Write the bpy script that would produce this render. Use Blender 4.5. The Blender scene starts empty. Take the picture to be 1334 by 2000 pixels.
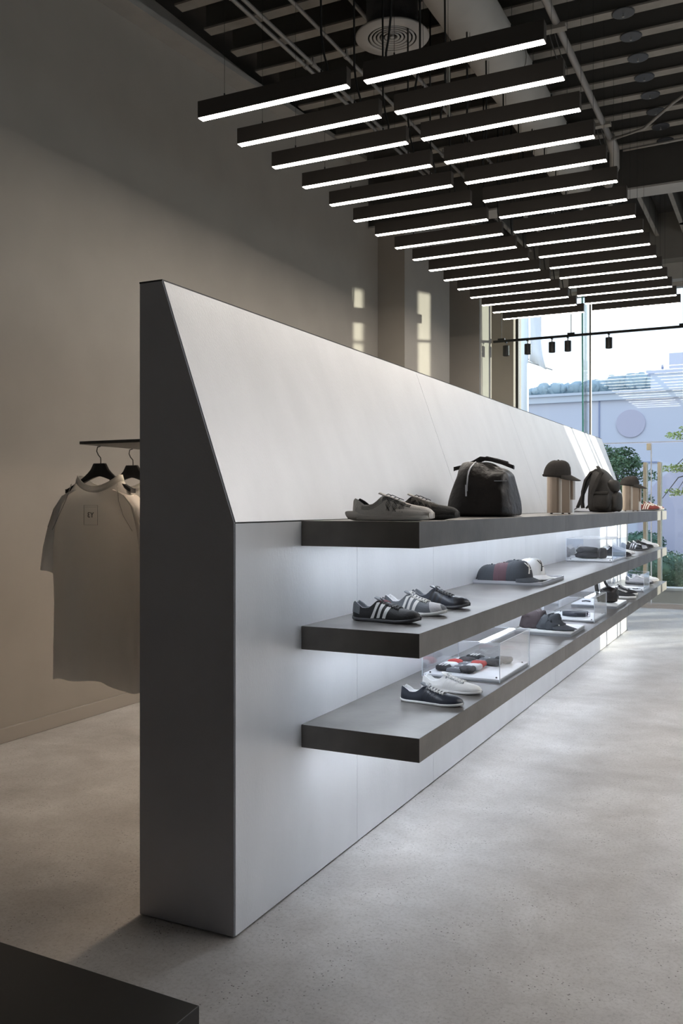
import bpy, math, random
from mathutils import Vector, Matrix, noise
random.seed(7)
PI = math.pi
scn = bpy.context.scene
COL = scn.collection

# ------------------------------------------------------------------ camera
cd = bpy.data.cameras.new('camera'); cam = bpy.data.objects.new('camera', cd); COL.objects.link(cam)
cam.location = (0, 0, 1.5); cam.rotation_euler = (PI/2, 0, math.radians(26.161))
cd.sensor_fit = 'HORIZONTAL'; cd.sensor_width = 36.0; cd.lens = 1765/1334*36
cd.shift_y = -13/1334; cd.clip_end = 2000
scn.camera = cam
# ------------------------------------------------------------------ world, sun, exposure
w = bpy.data.worlds.new('sky'); scn.world = w; w.use_nodes = True
nt = w.node_tree; nt.nodes.clear()
wo = nt.nodes.new('ShaderNodeOutputWorld'); bg = nt.nodes.new('ShaderNodeBackground')
tc = nt.nodes.new('ShaderNodeTexCoord'); sx = nt.nodes.new('ShaderNodeSeparateXYZ'); rp = nt.nodes.new('ShaderNodeValToRGB')
nt.links.new(tc.outputs['Generated'], sx.inputs[0]); nt.links.new(sx.outputs['Z'], rp.inputs[0])
rp.color_ramp.elements[0].position = 0.0; rp.color_ramp.elements[0].color = (.90, .95, 1.0, 1)
rp.color_ramp.elements[1].position = 0.7; rp.color_ramp.elements[1].color = (.50, .68, 1.0, 1)
nt.links.new(rp.outputs[0], bg.inputs[0]); bg.inputs[1].default_value = 1.65
nt.links.new(bg.outputs[0], wo.inputs[0])
SUN_DIR = Vector((-1, -1, -.149)).normalized()
sd = bpy.data.lights.new('sun', 'SUN'); sd.energy = 6.0; sd.angle = math.radians(.7); sd.color = (1.0, .93, .78)
so = bpy.data.objects.new('sun', sd); COL.objects.link(so)
so.rotation_euler = SUN_DIR.to_track_quat('-Z', 'Y').to_euler(); so.location = (20, 30, 12)
vs = scn.view_settings
vs.view_transform = 'Standard'; vs.look = 'None'; vs.gamma = 1.0; vs.use_curve_mapping = False; vs.exposure = 0.32
LAMP = 21.0      # ceiling light bars
LED = 21.0        # strips under the shelves

# ------------------------------------------------------------------ materials
def mat(name, col, rough=.6, metal=0.0, spec=.5, noise_amt=0.0, nscale=8.0, bump=0.0, bscale=60.0, emit=None, es=0.0, stretch=None, alpha=None, sheen=0.0):
    m = bpy.data.materials.new(name); m.use_nodes = True
    N = m.node_tree; b = N.nodes['Principled BSDF']
    b.inputs['Base Color'].default_value = (*col, 1); b.inputs['Roughness'].default_value = rough
    b.inputs['Metallic'].default_value = metal; b.inputs['Specular IOR Level'].default_value = spec
    if sheen: b.inputs['Sheen Weight'].default_value = sheen
    t = N.nodes.new('ShaderNodeTexCoord'); mp = N.nodes.new('ShaderNodeMapping')
    N.links.new(t.outputs['Object'], mp.inputs[0])
    if stretch: mp.inputs['Scale'].default_value = stretch
    if noise_amt:
        n = N.nodes.new('ShaderNodeTexNoise'); n.inputs['Scale'].default_value = nscale; n.inputs['Detail'].default_value = 6
        N.links.new(mp.outputs[0], n.inputs['Vector'])
        r = N.nodes.new('ShaderNodeValToRGB')
        r.color_ramp.elements[0].position = .3; r.color_ramp.elements[1].position = .7
        r.color_ramp.elements[0].color = (*[c*(1-noise_amt) for c in col], 1)
        r.color_ramp.elements[1].color = (*[min(1, c*(1+noise_amt)) for c in col], 1)
        N.links.new(n.outputs['Fac'], r.inputs[0]); N.links.new(r.outputs[0], b.inputs['Base Color'])
    if bump:
        n2 = N.nodes.new('ShaderNodeTexNoise'); n2.inputs['Scale'].default_value = bscale; n2.inputs['Detail'].default_value = 4
        N.links.new(mp.outputs[0], n2.inputs['Vector'])
        bp = N.nodes.new('ShaderNodeBump'); bp.inputs['Strength'].default_value = bump; bp.inputs['Distance'].default_value = .01
        N.links.new(n2.outputs['Fac'], bp.inputs['Height']); N.links.new(bp.outputs[0], b.inputs['Normal'])
    if emit:
        b.inputs['Emission Color'].default_value = (*emit, 1); b.inputs['Emission Strength'].default_value = es
    return m

def glass_mat(name, tint=(.97, .99, .985), ior=1.45, gl=1.0):
    m = bpy.data.materials.new(name); m.use_nodes = True
    N = m.node_tree; N.nodes.clear()
    o = N.nodes.new('ShaderNodeOutputMaterial'); mx = N.nodes.new('ShaderNodeMixShader')
    tr = N.nodes.new('ShaderNodeBsdfTransparent'); g = N.nodes.new('ShaderNodeBsdfGlossy'); lw = N.nodes.new('ShaderNodeLayerWeight')
    lw.inputs[0].default_value = .5                       # Schlick reflectance, the same from both faces of the sheet
    pw = N.nodes.new('ShaderNodeMath'); pw.operation = 'POWER'; pw.inputs[1].default_value = 5
    ma = N.nodes.new('ShaderNodeMath'); ma.operation = 'MULTIPLY_ADD'; f0 = ((ior-1)/(ior+1))**2
    ma.inputs[1].default_value = 1-f0; ma.inputs[2].default_value = f0
    tr.inputs[0].default_value = (*tint, 1); g.inputs['Roughness'].default_value = .015
    g.inputs[0].default_value = (gl, gl, gl, 1)
    N.links.new(lw.outputs['Facing'], pw.inputs[0]); N.links.new(pw.outputs[0], ma.inputs[0]); N.links.new(ma.outputs[0], mx.inputs[0])
    N.links.new(tr.outputs[0], mx.inputs[1]); N.links.new(g.outputs[0], mx.inputs[2])
    N.links.new(mx.outputs[0], o.inputs[0])
    return m

def floor_mat():
    m = bpy.data.materials.new('concrete_floor'); m.use_nodes = True
    N = m.node_tree; L = N.links; b = N.nodes['Principled BSDF']
    t = N.nodes.new('ShaderNodeTexCoord')
    def ns(scale, det, rough=.55, dist=0):
        n = N.nodes.new('ShaderNodeTexNoise'); n.inputs['Scale'].default_value = scale; n.inputs['Detail'].default_value = det
        n.inputs['Roughness'].default_value = rough; n.inputs['Distortion'].default_value = dist
        L.new(t.outputs['Object'], n.inputs['Vector']); return n
    def ramp(src, p0, c0, p1, c1):
        r = N.nodes.new('ShaderNodeValToRGB'); r.color_ramp.elements[0].position = p0; r.color_ramp.elements[0].color = (*c0, 1)
        r.color_ramp.elements[1].position = p1; r.color_ramp.elements[1].color = (*c1, 1); L.new(src, r.inputs[0]); return r
    def mul(a, c, mode='MULTIPLY', f=1.0):
        x = N.nodes.new('ShaderNodeMix'); x.data_type = 'RGBA'; x.blend_type = mode; x.inputs[0].default_value = f
        L.new(a, x.inputs[6]); L.new(c, x.inputs[7]); return x.outputs[2]
    big = ramp(ns(.9, 7, .6, .6).outputs['Fac'], .3, (.44, .42, .402), .7, (.65, .63, .613))
    mid = ramp(ns(2.0, 9, .70, .25).outputs['Fac'], .3, (.74, .72, .70), .70, (1.12, 1.12, 1.12))
    fine = ramp(ns(70, 5, .75).outputs['Fac'], .32, (.72, .70, .68), .52, (1.05, 1.05, 1.05))
    vo = N.nodes.new('ShaderNodeTexVoronoi'); vo.inputs['Scale'].default_value = 58; L.new(t.outputs['Object'], vo.inputs['Vector'])
    pit = ramp(vo.outputs['Distance'], .11, (.22, .20, .19), .20, (1, 1, 1))
    pm = ramp(ns(4, 7, .75).outputs['Fac'], .47, (0, 0, 0), .58, (1, 1, 1))
    pitm = N.nodes.new('ShaderNodeMix'); pitm.data_type = 'RGBA'; L.new(pm.outputs[0], pitm.inputs[0])
    pitm.inputs[6].default_value = (1, 1, 1, 1); L.new(pit.outputs[0], pitm.inputs[7])
    c = mul(big.outputs[0], mid.outputs[0]); c = mul(c, fine.outputs[0], f=.75); c = mul(c, pitm.outputs[2])
    L.new(c, b.inputs['Base Color'])
    rr = ramp(ns(2.2, 6).outputs['Fac'], .3, (.42,)*3, .7, (.62,)*3); L.new(rr.outputs[0], b.inputs['Roughness'])
    bp = N.nodes.new('ShaderNodeBump'); bp.inputs['Strength'].default_value = .05; bp.inputs['Distance'].default_value = .004
    L.new(ns(90, 4).outputs['Fac'], bp.inputs['Height']); L.new(bp.outputs[0], b.inputs['Normal'])
    b.inputs['Specular IOR Level'].default_value = .4
    return m

def cloth_mat(name, col, k=.5):
    m = bpy.data.materials.new(name); m.use_nodes = True; N = m.node_tree; N.nodes.clear()
    o = N.nodes.new('ShaderNodeOutputMaterial'); d = N.nodes.new('ShaderNodeBsdfDiffuse'); t = N.nodes.new('ShaderNodeBsdfTranslucent'); mx = N.nodes.new('ShaderNodeMixShader')
    nz = N.nodes.new('ShaderNodeTexNoise'); nz.inputs['Scale'].default_value = 5
    hs = N.nodes.new('ShaderNodeMix'); hs.data_type = 'RGBA'; hs.inputs[6].default_value = (*[c*.93 for c in col], 1); hs.inputs[7].default_value = (*col, 1)
    N.links.new(nz.outputs['Fac'], hs.inputs[0])
    N.links.new(hs.outputs[2], d.inputs[0]); N.links.new(hs.outputs[2], t.inputs[0]); mx.inputs[0].default_value = k
    N.links.new(d.outputs[0], mx.inputs[1]); N.links.new(t.outputs[0], mx.inputs[2]); N.links.new(mx.outputs[0], o.inputs[0])
    return m

M = dict(
 floor=floor_mat(),
 wall=mat('taupe_plaster', (.36, .328, .288), .85, noise_amt=.04, nscale=2.5, bump=.05, bscale=30),
 base=mat('baseboard_paint', (.36, .328, .288), .6),
 deck=mat('dark_deck', (.055, .05, .045), .8, noise_amt=.2, nscale=3),
 joist=mat('joist_paint', (.26, .235, .205), .7, noise_amt=.12, nscale=9),
 jweb=mat('joist_web_paint', (.10, .092, .082), .75),
 darkbeam=mat('dark_beam_paint', (.055, .05, .044), .7, noise_amt=.08, nscale=3),
 beam=mat('beam_paint', (.16, .148, .13), .7, noise_amt=.06, nscale=3),
 pale=mat('pale_ceiling_paint', (.36, .34, .31), .6, noise_amt=.06, nscale=5),
 duct=mat('duct_sleeve', (.36, .34, .31), .7, noise_amt=.06, nscale=4, bump=.15, bscale=14),
 ductdark=mat('dark_flexible_duct', (.07, .07, .075), .6, noise_amt=.2, nscale=12, bump=.3, bscale=30),
 diffuser=mat('diffuser_enamel', (.40, .375, .35), .5),
 lampbody=mat('black_lamp_housing', (.055, .047, .041), .5),
 lamp=mat('lamp_diffuser', (.9, .9, .9), .5, emit=(1.0, .915, .82), es=LAMP),
 warmled=mat('warm_led_strip', (.9, .9, .9), .5, emit=(1.0, .80, .60), es=44.0),
 aislefill=mat('aisle_fill_diffuser', (.9, .9, .9), .5, emit=(1.0, .96, .93), es=46.0),  # for the added aisle bars, stronger than the bars in view
 led=mat('cool_led_strip', (.9, .9, .9), .5, emit=(.80, .88, 1.0), es=LED),
 black=mat('black_metal', (.018, .018, .018), .4),
 wire=mat('steel_wire', (.05, .048, .045), .5, .5),
 cable=mat('black_cable', (.012, .012, .012), .5),
 conduit=mat('conduit_metal', (.30, .28, .26), .45, .3),
 disc=mat('dark_escutcheon', (.035, .037, .042), .4),
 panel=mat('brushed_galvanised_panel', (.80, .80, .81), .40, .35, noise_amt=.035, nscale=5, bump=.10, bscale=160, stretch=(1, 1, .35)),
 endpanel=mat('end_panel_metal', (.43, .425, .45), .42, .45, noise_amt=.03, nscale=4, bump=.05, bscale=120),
 core=mat('panel_joint_shadow', (.03, .03, .03), .8),
 shelf=mat('dark_bronze_steel', (.17, .158, .146), .36, .5, noise_amt=.22, nscale=5, bump=.04, bscale=40),
 rail=mat('rail_steel', (.10, .10, .095), .4, .6),
 acrylic=glass_mat('clear_acrylic', (.975, .98, .99), 1.49),
 acredge=mat('acrylic_edge', (.80, .84, .90), .2),
 glass=glass_mat('window_glass', (.94, .975, .97), 1.5, .6),
 glassedge=mat('green_glass_edge', (.10, .42, .36), .2),
 plate=mat('white_display_plate', (.78, .79, .80), .3),
 plateedge=mat('display_plate_side', (.30, .31, .33), .3, .3),
 screw=mat('dark_screw', (.02, .02, .02), .4),
 brass=mat('champagne_metal', (.86, .79, .62), .25, .85),
 standm=mat('brushed_bronze_stand', (.50, .41, .33), .34, .85, noise_amt=.05, nscale=3, stretch=(8, 8, .3)),
 white=mat('white_leather', (.80, .79, .77), .45),
 whitecloth=mat('white_cotton', (.75, .75, .75), .8),
 cream=mat('cream_knit', (.84, .79, .73), .7, noise_amt=.05, nscale=30, bump=.2, bscale=200),
 creamsole=mat('cream_foam', (.82, .77, .71), .55),
 gnit=mat('charcoal_knit', (.045, .042, .04), .75, bump=.2, bscale=200),
 blackleather=mat('black_suede', (.016, .016, .017), .6, bump=.15, bscale=150),
 blacksmooth=mat('black_leather', (.018, .018, .021), .38, noise_amt=.15, nscale=20),
 greyfab=mat('grey_mesh', (.15, .16, .175), .65, bump=.2, bscale=200),
 lightgrey=mat('light_grey_suede', (.50, .49, .50), .75, bump=.15, bscale=160),
 navy=mat('navy_leather', (.028, .033, .047), .36),
 silver=mat('silver_leather', (.55, .56, .60), .28, .6),
 red=mat('red_suede', (.20, .035, .028), .65),
 redlace=mat('wine_lace', (.22, .03, .05), .7),
 greysole=mat('dark_grey_rubber', (.07, .07, .075), .5),
 stitch=mat('dark_stitching', (.03, .027, .025), .7),
 bstitch=mat('pale_stitching', (.42, .38, .33), .7),
 bag=mat('creased_black_leather', (.013, .010, .009), .44, noise_amt=.35, nscale=9, bump=.8, bscale=22),
 nylon=mat('brown_black_nylon', (.022, .019, .016), .6, noise_amt=.2, nscale=14, bump=.2, bscale=60),
 capcloth=mat('dark_brown_cap_cloth', (.024, .020, .017), .8, bump=.1, bscale=200),
 slate=mat('slate_cap_cloth', (.050, .056, .066), .8, bump=.1, bscale=200),
 wine=mat('wine_cap_cloth', (.115, .062, .075), .8, bump=.1, bscale=200),
 taupe=mat('taupe_cap_cloth', (.075, .058, .062), .85, bump=.1, bscale=200),
 tee=cloth_mat('pale_tee_cotton', (.86, .84, .81), .5),
 teedark=cloth_mat('tee_shoulder_stripe', (.50, .48, .46), .4),
 teeprint=mat('tee_print', (.09, .085, .08), .9),
 hanger=mat('black_hanger', (.012, .012, .013), .35),
 marble=mat('black_stone_slab', (.013, .012, .0115), .38, noise_amt=.35, nscale=2.2, bump=.03, bscale=10),
 sockred=mat('red_knit', (.55, .06, .05), .8, bump=.3, bscale=200),
 label=mat('grey_card_band', (.14, .145, .16), .6),
 sockblack=mat('black_knit', (.022, .022, .025), .85, bump=.3, bscale=160),
 socktaupe=mat('charcoal_rib_knit', (.045, .043, .045), .85, bump=.3, bscale=160),
 leaf=mat('leaf_green', (.10, .16, .075), .6, noise_amt=.4, nscale=3),
 leafbright=mat('leaf_yellow_green', (.30, .36, .10), .6, noise_amt=.3, nscale=3),
 bush=mat('bush_green', (.10, .17, .11), .7, noise_amt=.4, nscale=4),
 bark=mat('bark', (.09, .075, .065), .9),
 facade=mat('lavender_facade', (.60, .585, .64), .8, noise_amt=.02, nscale=.4),
 facade2=mat('facade_cap', (.60, .61, .65), .8),
 dot=mat('mauve_disc', (.52, .47, .54), .8),
 jointm=mat('facade_joint', (.28, .30, .42), .8),
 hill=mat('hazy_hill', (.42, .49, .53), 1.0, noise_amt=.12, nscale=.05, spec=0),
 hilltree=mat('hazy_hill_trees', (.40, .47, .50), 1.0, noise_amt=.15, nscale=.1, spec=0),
 paving=mat('beige_paving', (.40, .37, .34), .8, noise_amt=.08, nscale=3),
 road=mat('asphalt', (.15, .19, .23), .8, noise_amt=.1, nscale=2),
 ground=mat('outside_ground', (.24, .26, .25), .9, noise_amt=.1, nscale=.6),
 curb=mat('pale_stone', (.48, .46, .45), .8),
 poles=mat('white_pole', (.78, .80, .82), .5),
 banner=mat('banner_cloth', (.78, .78, .80), .9),
)

# ------------------------------------------------------------------ mesh helpers
class MB:
    def __init__(s): s.v = []; s.f = []
    def add(s, vs, fs):
        o = len(s.v); s.v += [tuple(p) for p in vs]; s.f += [tuple(i+o for i in q) for q in fs]; return s
    def box(s, x0, x1, y0, y1, z0, z1):
        v = [(x, y, z) for z in (z0, z1) for y in (y0, y1) for x in (x0, x1)]
        return s.add(v, [(0, 2, 3, 1), (4, 5, 7, 6), (0, 1, 5, 4), (2, 6, 7, 3), (0, 4, 6, 2), (1, 3, 7, 5)])
    def prism(s, poly, a, b, axis='y'):           # poly in the two other axes, extruded a..b
        def P(p, h): return {'x': (h, p[0], p[1]), 'y': (p[0], h, p[1]), 'z': (p[0], p[1], h)}[axis]
        n = len(poly); v = [P(p, a) for p in poly]+[P(p, b) for p in poly]
        return s.add(v, [tuple(range(n))[::-1], tuple(range(n, 2*n))]+[(i, (i+1) % n, (i+1) % n+n, i+n) for i in range(n)])
    def tube(s, pts, r, n=8, cap=True):
        pts = [Vector(p) for p in pts]; rs = r if isinstance(r, (list, tuple)) else [r]*len(pts)
        v = []; f = []; ref = None
        for i, p in enumerate(pts):
            d = (pts[min(i+1, len(pts)-1)]-pts[max(i-1, 0)]).normalized()
            if ref is None: ref = Vector((0, 0, 1)) if abs(d.z) < .9 else Vector((1, 0, 0))
            a = d.cross(ref).normalized(); b = a.cross(d).normalized(); ref = b
            for k in range(n):
                t = 2*PI*k/n; v.append(p+a*math.cos(t)*rs[i]+b*math.sin(t)*rs[i])
        for i in range(len(pts)-1):
            for k in range(n): f.append((i*n+k, i*n+(k+1) % n, (i+1)*n+(k+1) % n, (i+1)*n+k))
        if cap: f += [tuple(range(n))[::-1], tuple(range((len(pts)-1)*n, len(pts)*n))]
        return s.add(v, f)
    def lathe(s, prof, c=(0, 0, 0), n=24):
        v = []; f = []; m = len(prof)
        for k in range(n):
            t = 2*PI*k/n
            for r, z in prof: v.append((c[0]+r*math.cos(t), c[1]+r*math.sin(t), c[2]+z))
        for k in range(n):
            for i in range(m-1): f.append((k*m+i, ((k+1) % n)*m+i, ((k+1) % n)*m+i+1, k*m+i+1))
        return s.add(v, f)
    def grid(s, rows, closed=False):              # list of rows of points
        v = [p for r in rows for p in r]; n = len(rows[0]); f = []
        for i in range(len(rows)-1):
            for j in range(n if closed else n-1): f.append((i*n+j, i*n+(j+1) % n, (i+1)*n+(j+1) % n, (i+1)*n+j))
        return s.add(v, f)
    def blob(s, c, r, n=10, m=14, amp=.1, fr=6.0, seed=0, flat=None, pw=1.0):
        rows = []
        for i in range(n+1):
            th = PI*i/n; row = []
            for j in range(m):
                ph = 2*PI*j/m
                d = Vector((math.sin(th)*math.cos(ph), math.sin(th)*math.sin(ph), math.cos(th)))
                d = Vector([math.copysign(abs(q)**pw, q) for q in d])
                k = 1+amp*noise.noise(Vector((d.x*fr*.3+seed*7.1, d.y*fr*.3+seed*3.3, d.z*fr*.3)))*2
                p = Vector((c[0]+d.x*r[0]*k, c[1]+d.y*r[1]*k, c[2]+d.z*r[2]*k))
                if flat is not None: p.z = max(p.z, flat)
                row.append(p)
            rows.append(row)
        return s.grid(rows, True)
    def build(s, name, m, parent=None, smooth=False, bevel=0, world=False, kind=None, label=None, solid=0, sub=0):
        me = bpy.data.meshes.new(name)
        vv = s.v
        if world and parent is not None:
            L = parent.location if parent.parent is None else parent.parent.location
            vv = [(p[0]-L.x, p[1]-L.y, p[2]-L.z) for p in s.v]
        me.from_pydata(vv, [], s.f); me.validate(); me.update()
        me.materials.append(m if not isinstance(m, str) else M[m])
        if smooth:
            for p in me.polygons: p.use_smooth = True
        o = bpy.data.objects.new(name, me); COL.objects.link(o)
        if parent is not None: o.parent = parent
        if kind: o['kind'] = kind
        if label: o['label'] = label
        if bevel:
            b = o.modifiers.new('b', 'BEVEL'); b.width = bevel; b.segments = 2; b.limit_method = 'ANGLE'
        if solid:
            b = o.modifiers.new('s', 'SOLIDIFY'); b.thickness = solid; b.offset = -1
        if sub:
            b = o.modifiers.new('d', 'SUBSURF'); b.levels = sub; b.render_levels = sub
        return o

def thing(name, label, cat, loc=(0, 0, 0), rz=0.0, group=None, kind=None):
    o = bpy.data.objects.new(name, None); COL.objects.link(o); o.empty_display_size = .05
    o.location = loc; o.rotation_euler = (0, 0, rz)
    if kind: o['kind'] = kind
    if label: o['label'] = label
    if cat: o['category'] = cat
    if group: o['group'] = group
    return o
def tag(o, label, cat, group=None, kind=None):
    o['label'] = label; o['category'] = cat
    if group: o['group'] = group
    if kind: o['kind'] = kind
    return o
def struct(name, mb, m, parent=None, **k):
    o = mb.build(name, m, parent, **k); o['kind'] = 'structure'; return o
def dup(root, loc, label, group=None):
    r = root.copy(); COL.objects.link(r); r.location = loc; r['label'] = label
    if group: r['group'] = group
    for ch in list(root.children):
        c = ch.copy(); COL.objects.link(c); c.parent = r
        for g in list(ch.children):
            d = g.copy(); COL.objects.link(d); d.parent = c
    return r
def lerp(a, b, t): return a+(b-a)*t
def interp(tab, x):
    if x <= tab[0][0]: return tab[0][1]
    for (a, b), (c, d) in zip(tab, tab[1:]):
        if x <= c:
            t = (x-a)/(c-a); t = t*t*(3-2*t)*.5+t*.5; return b+(d-b)*t
    return tab[-1][1]

# ================================================================== ROOM SHELL
XL, XR, YB, YF, H = -4.44, 6.0, -4.0, 13.9, 5.6
struct('floor', MB().box(XL-.2, XR+.2, YB-.2, YF+.06, -.25, 0), 'floor')
struct('ceiling', MB().box(XL-.2, XR+.2, YB-.2, YF+.3, H, H+.2), 'deck')
struct('wall_left', MB().box(XL-.2, XL, YB, YF+.3, 0, H), 'wall')
struct('wall_right', MB().box(XR, XR+.2, YB, YF+.3, 2.4, H).box(XR, XR+.2, YB, YF+.3, 0, .25).box(XR, XR+.2, YB, -2, .25, 2.4).box(XR, XR+.2, 12.2, YF+.3, .25, 2.4), 'wall')
struct('wall_back', MB().box(XL-.2, XR+.2, YB-.2, YB, 0, H), 'wall')
b = MB().box(XL, XL+.024, YB, 10.04, .001, .094)
struct('baseboard_left', b, 'base', bevel=.003)
# pilasters stepping along the left wall
struct('trim_1', MB().box(XL, -4.09, 10.04, 11.65, 0, H), 'wall')
struct('trim_2', MB().box(XL, -3.845, 12.2, 12.79, 0, H), 'wall')
struct('wall_front_left', MB().box(XL, -3.77, 13.7, YF+.25, 0, H), 'wall')
# front wall: header and unseen solid parts on the right, shaped to cut the sun
WH = 4.70
struct('wall_front_header', MB().box(-3.77, XR, YF-.08, YF+.25, WH, H), 'wall')
struct('wall_front_pier', MB().box(.36, .90, YF-.08, YF+.25, 0, WH), 'wall')
struct('wall_front_lintel', MB().box(.90, 2.90, YF-.08, YF+.25, 3.3, WH), 'wall')
struct('wall_front_right', MB().box(2.90, XR, YF-.08, YF+.25, 0, WH), 'wall')
# sloping pale ledge high on the left wall and the girder above it
def zl(y): return 5.13+(y-5.05)*.064
struct('trim_3', MB().add([(XL, YB, zl(YB)), (-4.25, YB, zl(YB)), (-4.25, 10.2, zl(10.2)), (XL, 10.2, zl(10.2)),
      (XL, YB, zl(YB)+.05), (-4.25, YB, zl(YB)+.05), (-4.25, 10.2, zl(10.2)+.05), (XL, 10.2, zl(10.2)+.05)],
      [(0, 1, 2, 3), (4, 7, 6, 5), (0, 4, 5, 1), (1, 5, 6, 2), (2, 6, 7, 3), (3, 7, 4, 0)]), 'pale')
struct('trim_4', MB().box(XL+.002, -4.08, YB, 9.75, 5.46, H), 'darkbeam')
# cross beam with its pale underside plate
struct('trim_5', MB().box(XL, XR, 9.76, 10.03, 4.80, H), 'darkbeam')
struct('trim_6', MB().box(XL, XR, 9.75, 10.04, 4.78, 4.80), 'pale')
# bulkhead before the window
struct('trim_7', MB().box(-3.77, XR, 13.35, YF-.08, 4.95, H), 'beam')
struct('trim_8', MB().box(-3.77, XR, 13.62, YF-.08, 4.72, 4.95), 'pale')

# joists across the ceiling
def joist(y):
    o = MB().box(-4.05, XR, y, y+.10, 5.19, 5.205).build('ceiling_joist', 'joist'); o['kind'] = 'structure'
    MB().box(-4.05, XR, y+.03, y+.07, 5.205, H).build('joist_web', 'jweb', o)
    return o
jy0 = 5.445
for k in range(-18, 12):
    joist(jy0+k*.377)
for k in range(-6, 18):
    x = -1.64+k*.36
    if x > XR-.1 or x < -3.9: continue
    o = MB().box(x, x+.05, 10.05, 13.34, 5.28, 5.30).build('ceiling_joist', 'joist'); o['kind'] = 'structure'
    MB().box(x+.01, x+.04, 10.05, 13.34, 5.30, H).build('joist_web', 'jweb', o)

# sprinkler escutcheons in a row along the joists
for k in range(8):
    y = jy0+(k+4)*.377+.05
    t = thing('sprinkler', 'round dark sprinkler plate under the joists, %s from the front' % ['first', 'second', 'third', 'fourth', 'fifth', 'sixth', 'seventh', 'last'][k], 'sprinkler', (-1.09, y, 5.19), 0, 'round sprinkler plates under the ceiling joists')
    MB().lathe([(.001, -.010), (.078, -.010), (.084, -.007), (.084, -.001), (.001, -.001)], n=20).build('escutcheon', 'disc', t)
    MB().lathe([(.001, -.034), (.009, -.034), (.009, -.030), (.004, -.028), (.004, -.010)], n=10).build('sprinkler_head', 'conduit', t)

# conduits under the joists
def conduit(x, y0, y1, z, r, label):
    t = thing('conduit_pipe', label, 'pipe', (x, y0, z))
    MB().tube([(0, 0, 0), (0, y1-y0, 0)], r, 10).build('pipe', 'conduit', t, smooth=True)
    y = .6
    while y < y1-y0:
        MB().tube([(0, y, 0), (0, y+.05, 0)], r*1.35, 10).build('coupling', 'conduit', t)
        MB().box(-.006, .006, y+.015, y+.035, r*.8, 5.19-z).build('strap', 'conduit', t)
        y += 1.15
conduit(-3.56, 2.5, 9.7, 5.13, .016, 'thin steel conduit under the joists, leftmost of the close pair')
conduit(-3.49, 2.5, 9.7, 5.13, .016, 'thin steel conduit under the joists, right one of the close pair')
conduit(-3.19, 2.5, 9.7, 5.13, .015, 'single thin conduit crossing joists above the left row of light bars')
conduit(-2.80, 2.5, 9.7, 5.13, .017, 'conduit passing behind the round air diffuser')
t = thing('sprinkler_pipe', 'thick painted pipe running to the window just right of the light bars', 'pipe', (-1.525, 4.5, 5.08))
MB().tube([(0, 0, .02), (0, 2.2, 0), (0, 4.0, -.02), (0, 4.5, -.02)], .028, 12).build('pipe', 'conduit', t, smooth=True)
MB().tube([(0, 4.5, -.02), (0, 4.75, -.05), (-.03, 4.95, -.16), (-.12, 5.05, -.30)], .05, 12).build('elbow', 'conduit', t, smooth=True)
for yy in (2.2, 4.1):
    MB().box(-.10, .07, yy, yy+.07, -.05, -.02).build('bracket', 'joist', t)
    for dx in (-.07, -.03):
        MB().tube([(dx, yy+.03, -.02), (dx, yy+.3, -.10), (dx+.02, yy+.42, -.16)], .004, 5).build('loose_wire', 'wire', t)
t = MB().tube([(-1.50, 8.95, 5.02), (-1.2, 8.9, 5.05), (-.9, 8.6, 5.12), (-.5, 8.2, 5.14), (.4, 8.0, 5.14)], .014, 8).build('flexible_conduit', 'conduit', smooth=True)
tag(t, 'bent flexible conduit curving off to the right below the joists', 'cable')
t = MB().tube([(-1.45, 9.3, 5.03), (-.9, 9.45, 5.10), (-.3, 9.5, 5.08), (.4, 9.5, 5.10)], .014, 8).build('flexible_conduit', 'conduit', smooth=True)
tag(t, 'long flexible conduit just before the big dark cross beam', 'cable')

# air diffuser with its neck, round duct
t = thing('air_diffuser', 'round white ceiling diffuser of concentric rings above the light bars', 'air vent', (-2.57, 6.07, 4.90))
MB().lathe([(.178, 0), (.262, .0), (.270, .008), (.262, .02), (.20, .05), (.178, .05), (.178, 0)], n=40).build('outer_ring', 'diffuser', t, smooth=True)
MB().lathe([(.001, .06), (.178, .06)], n=32).build('throat', 'ductdark', t)
for i, r in enumerate((.150, .122, .094, .066, .038)):
    MB().lathe([(r, .004+.002*i), (r+.016, -.001+.002*i), (r+.017, .003+.002*i), (r-.004, .045), (r, .004+.002*i)], n=36).build('ring', 'diffuser', t, smooth=True)
MB().lathe([(.001, .004), (.016, .006), (.012, .04)], n=12).build('hub', 'diffuser', t)
MB().lathe([(.185, .045), (.190, .10), (.175, .12), (.19, .15), (.188, .22), (.19, .285)], n=28).build('duct_neck', 'ductdark', t, smooth=True)
t = thing('round_duct', 'large pale round ventilation duct running along the ceiling above the light bars', 'duct', (-2.0, 3.0, 5.0-.03))
pr = []
for i in range(0, 46):
    y = i*.15
    pr.append([(.2*(1+.006*math.sin(i*2.1))*math.cos(2*PI*k/24), y, .2*(1+.006*math.sin(i*2.1))*math.sin(2*PI*k/24)) for k in range(24)])
MB().grid(pr, True).build('duct_sleeve', 'duct', t, smooth=True)
for y in (.9, 2.4, 3.9):
    rr = [[(r*math.cos(2*PI*k/24), y+dy, r*math.sin(2*PI*k/24)) for k in range(24)] for r, dy in ((.2, 0), (.207, 0), (.207, .03), (.2, .03))]
    MB().grid(rr, True).build('band', 'pale', t)
t = MB().box(-2.235, -2.215, 6.3, 6.32, 4.3, 5.19).build('duct_hanger_rod', 'pale'); tag(t, 'flat grey steel hanger strip beside the big round duct', 'rod')

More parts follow.
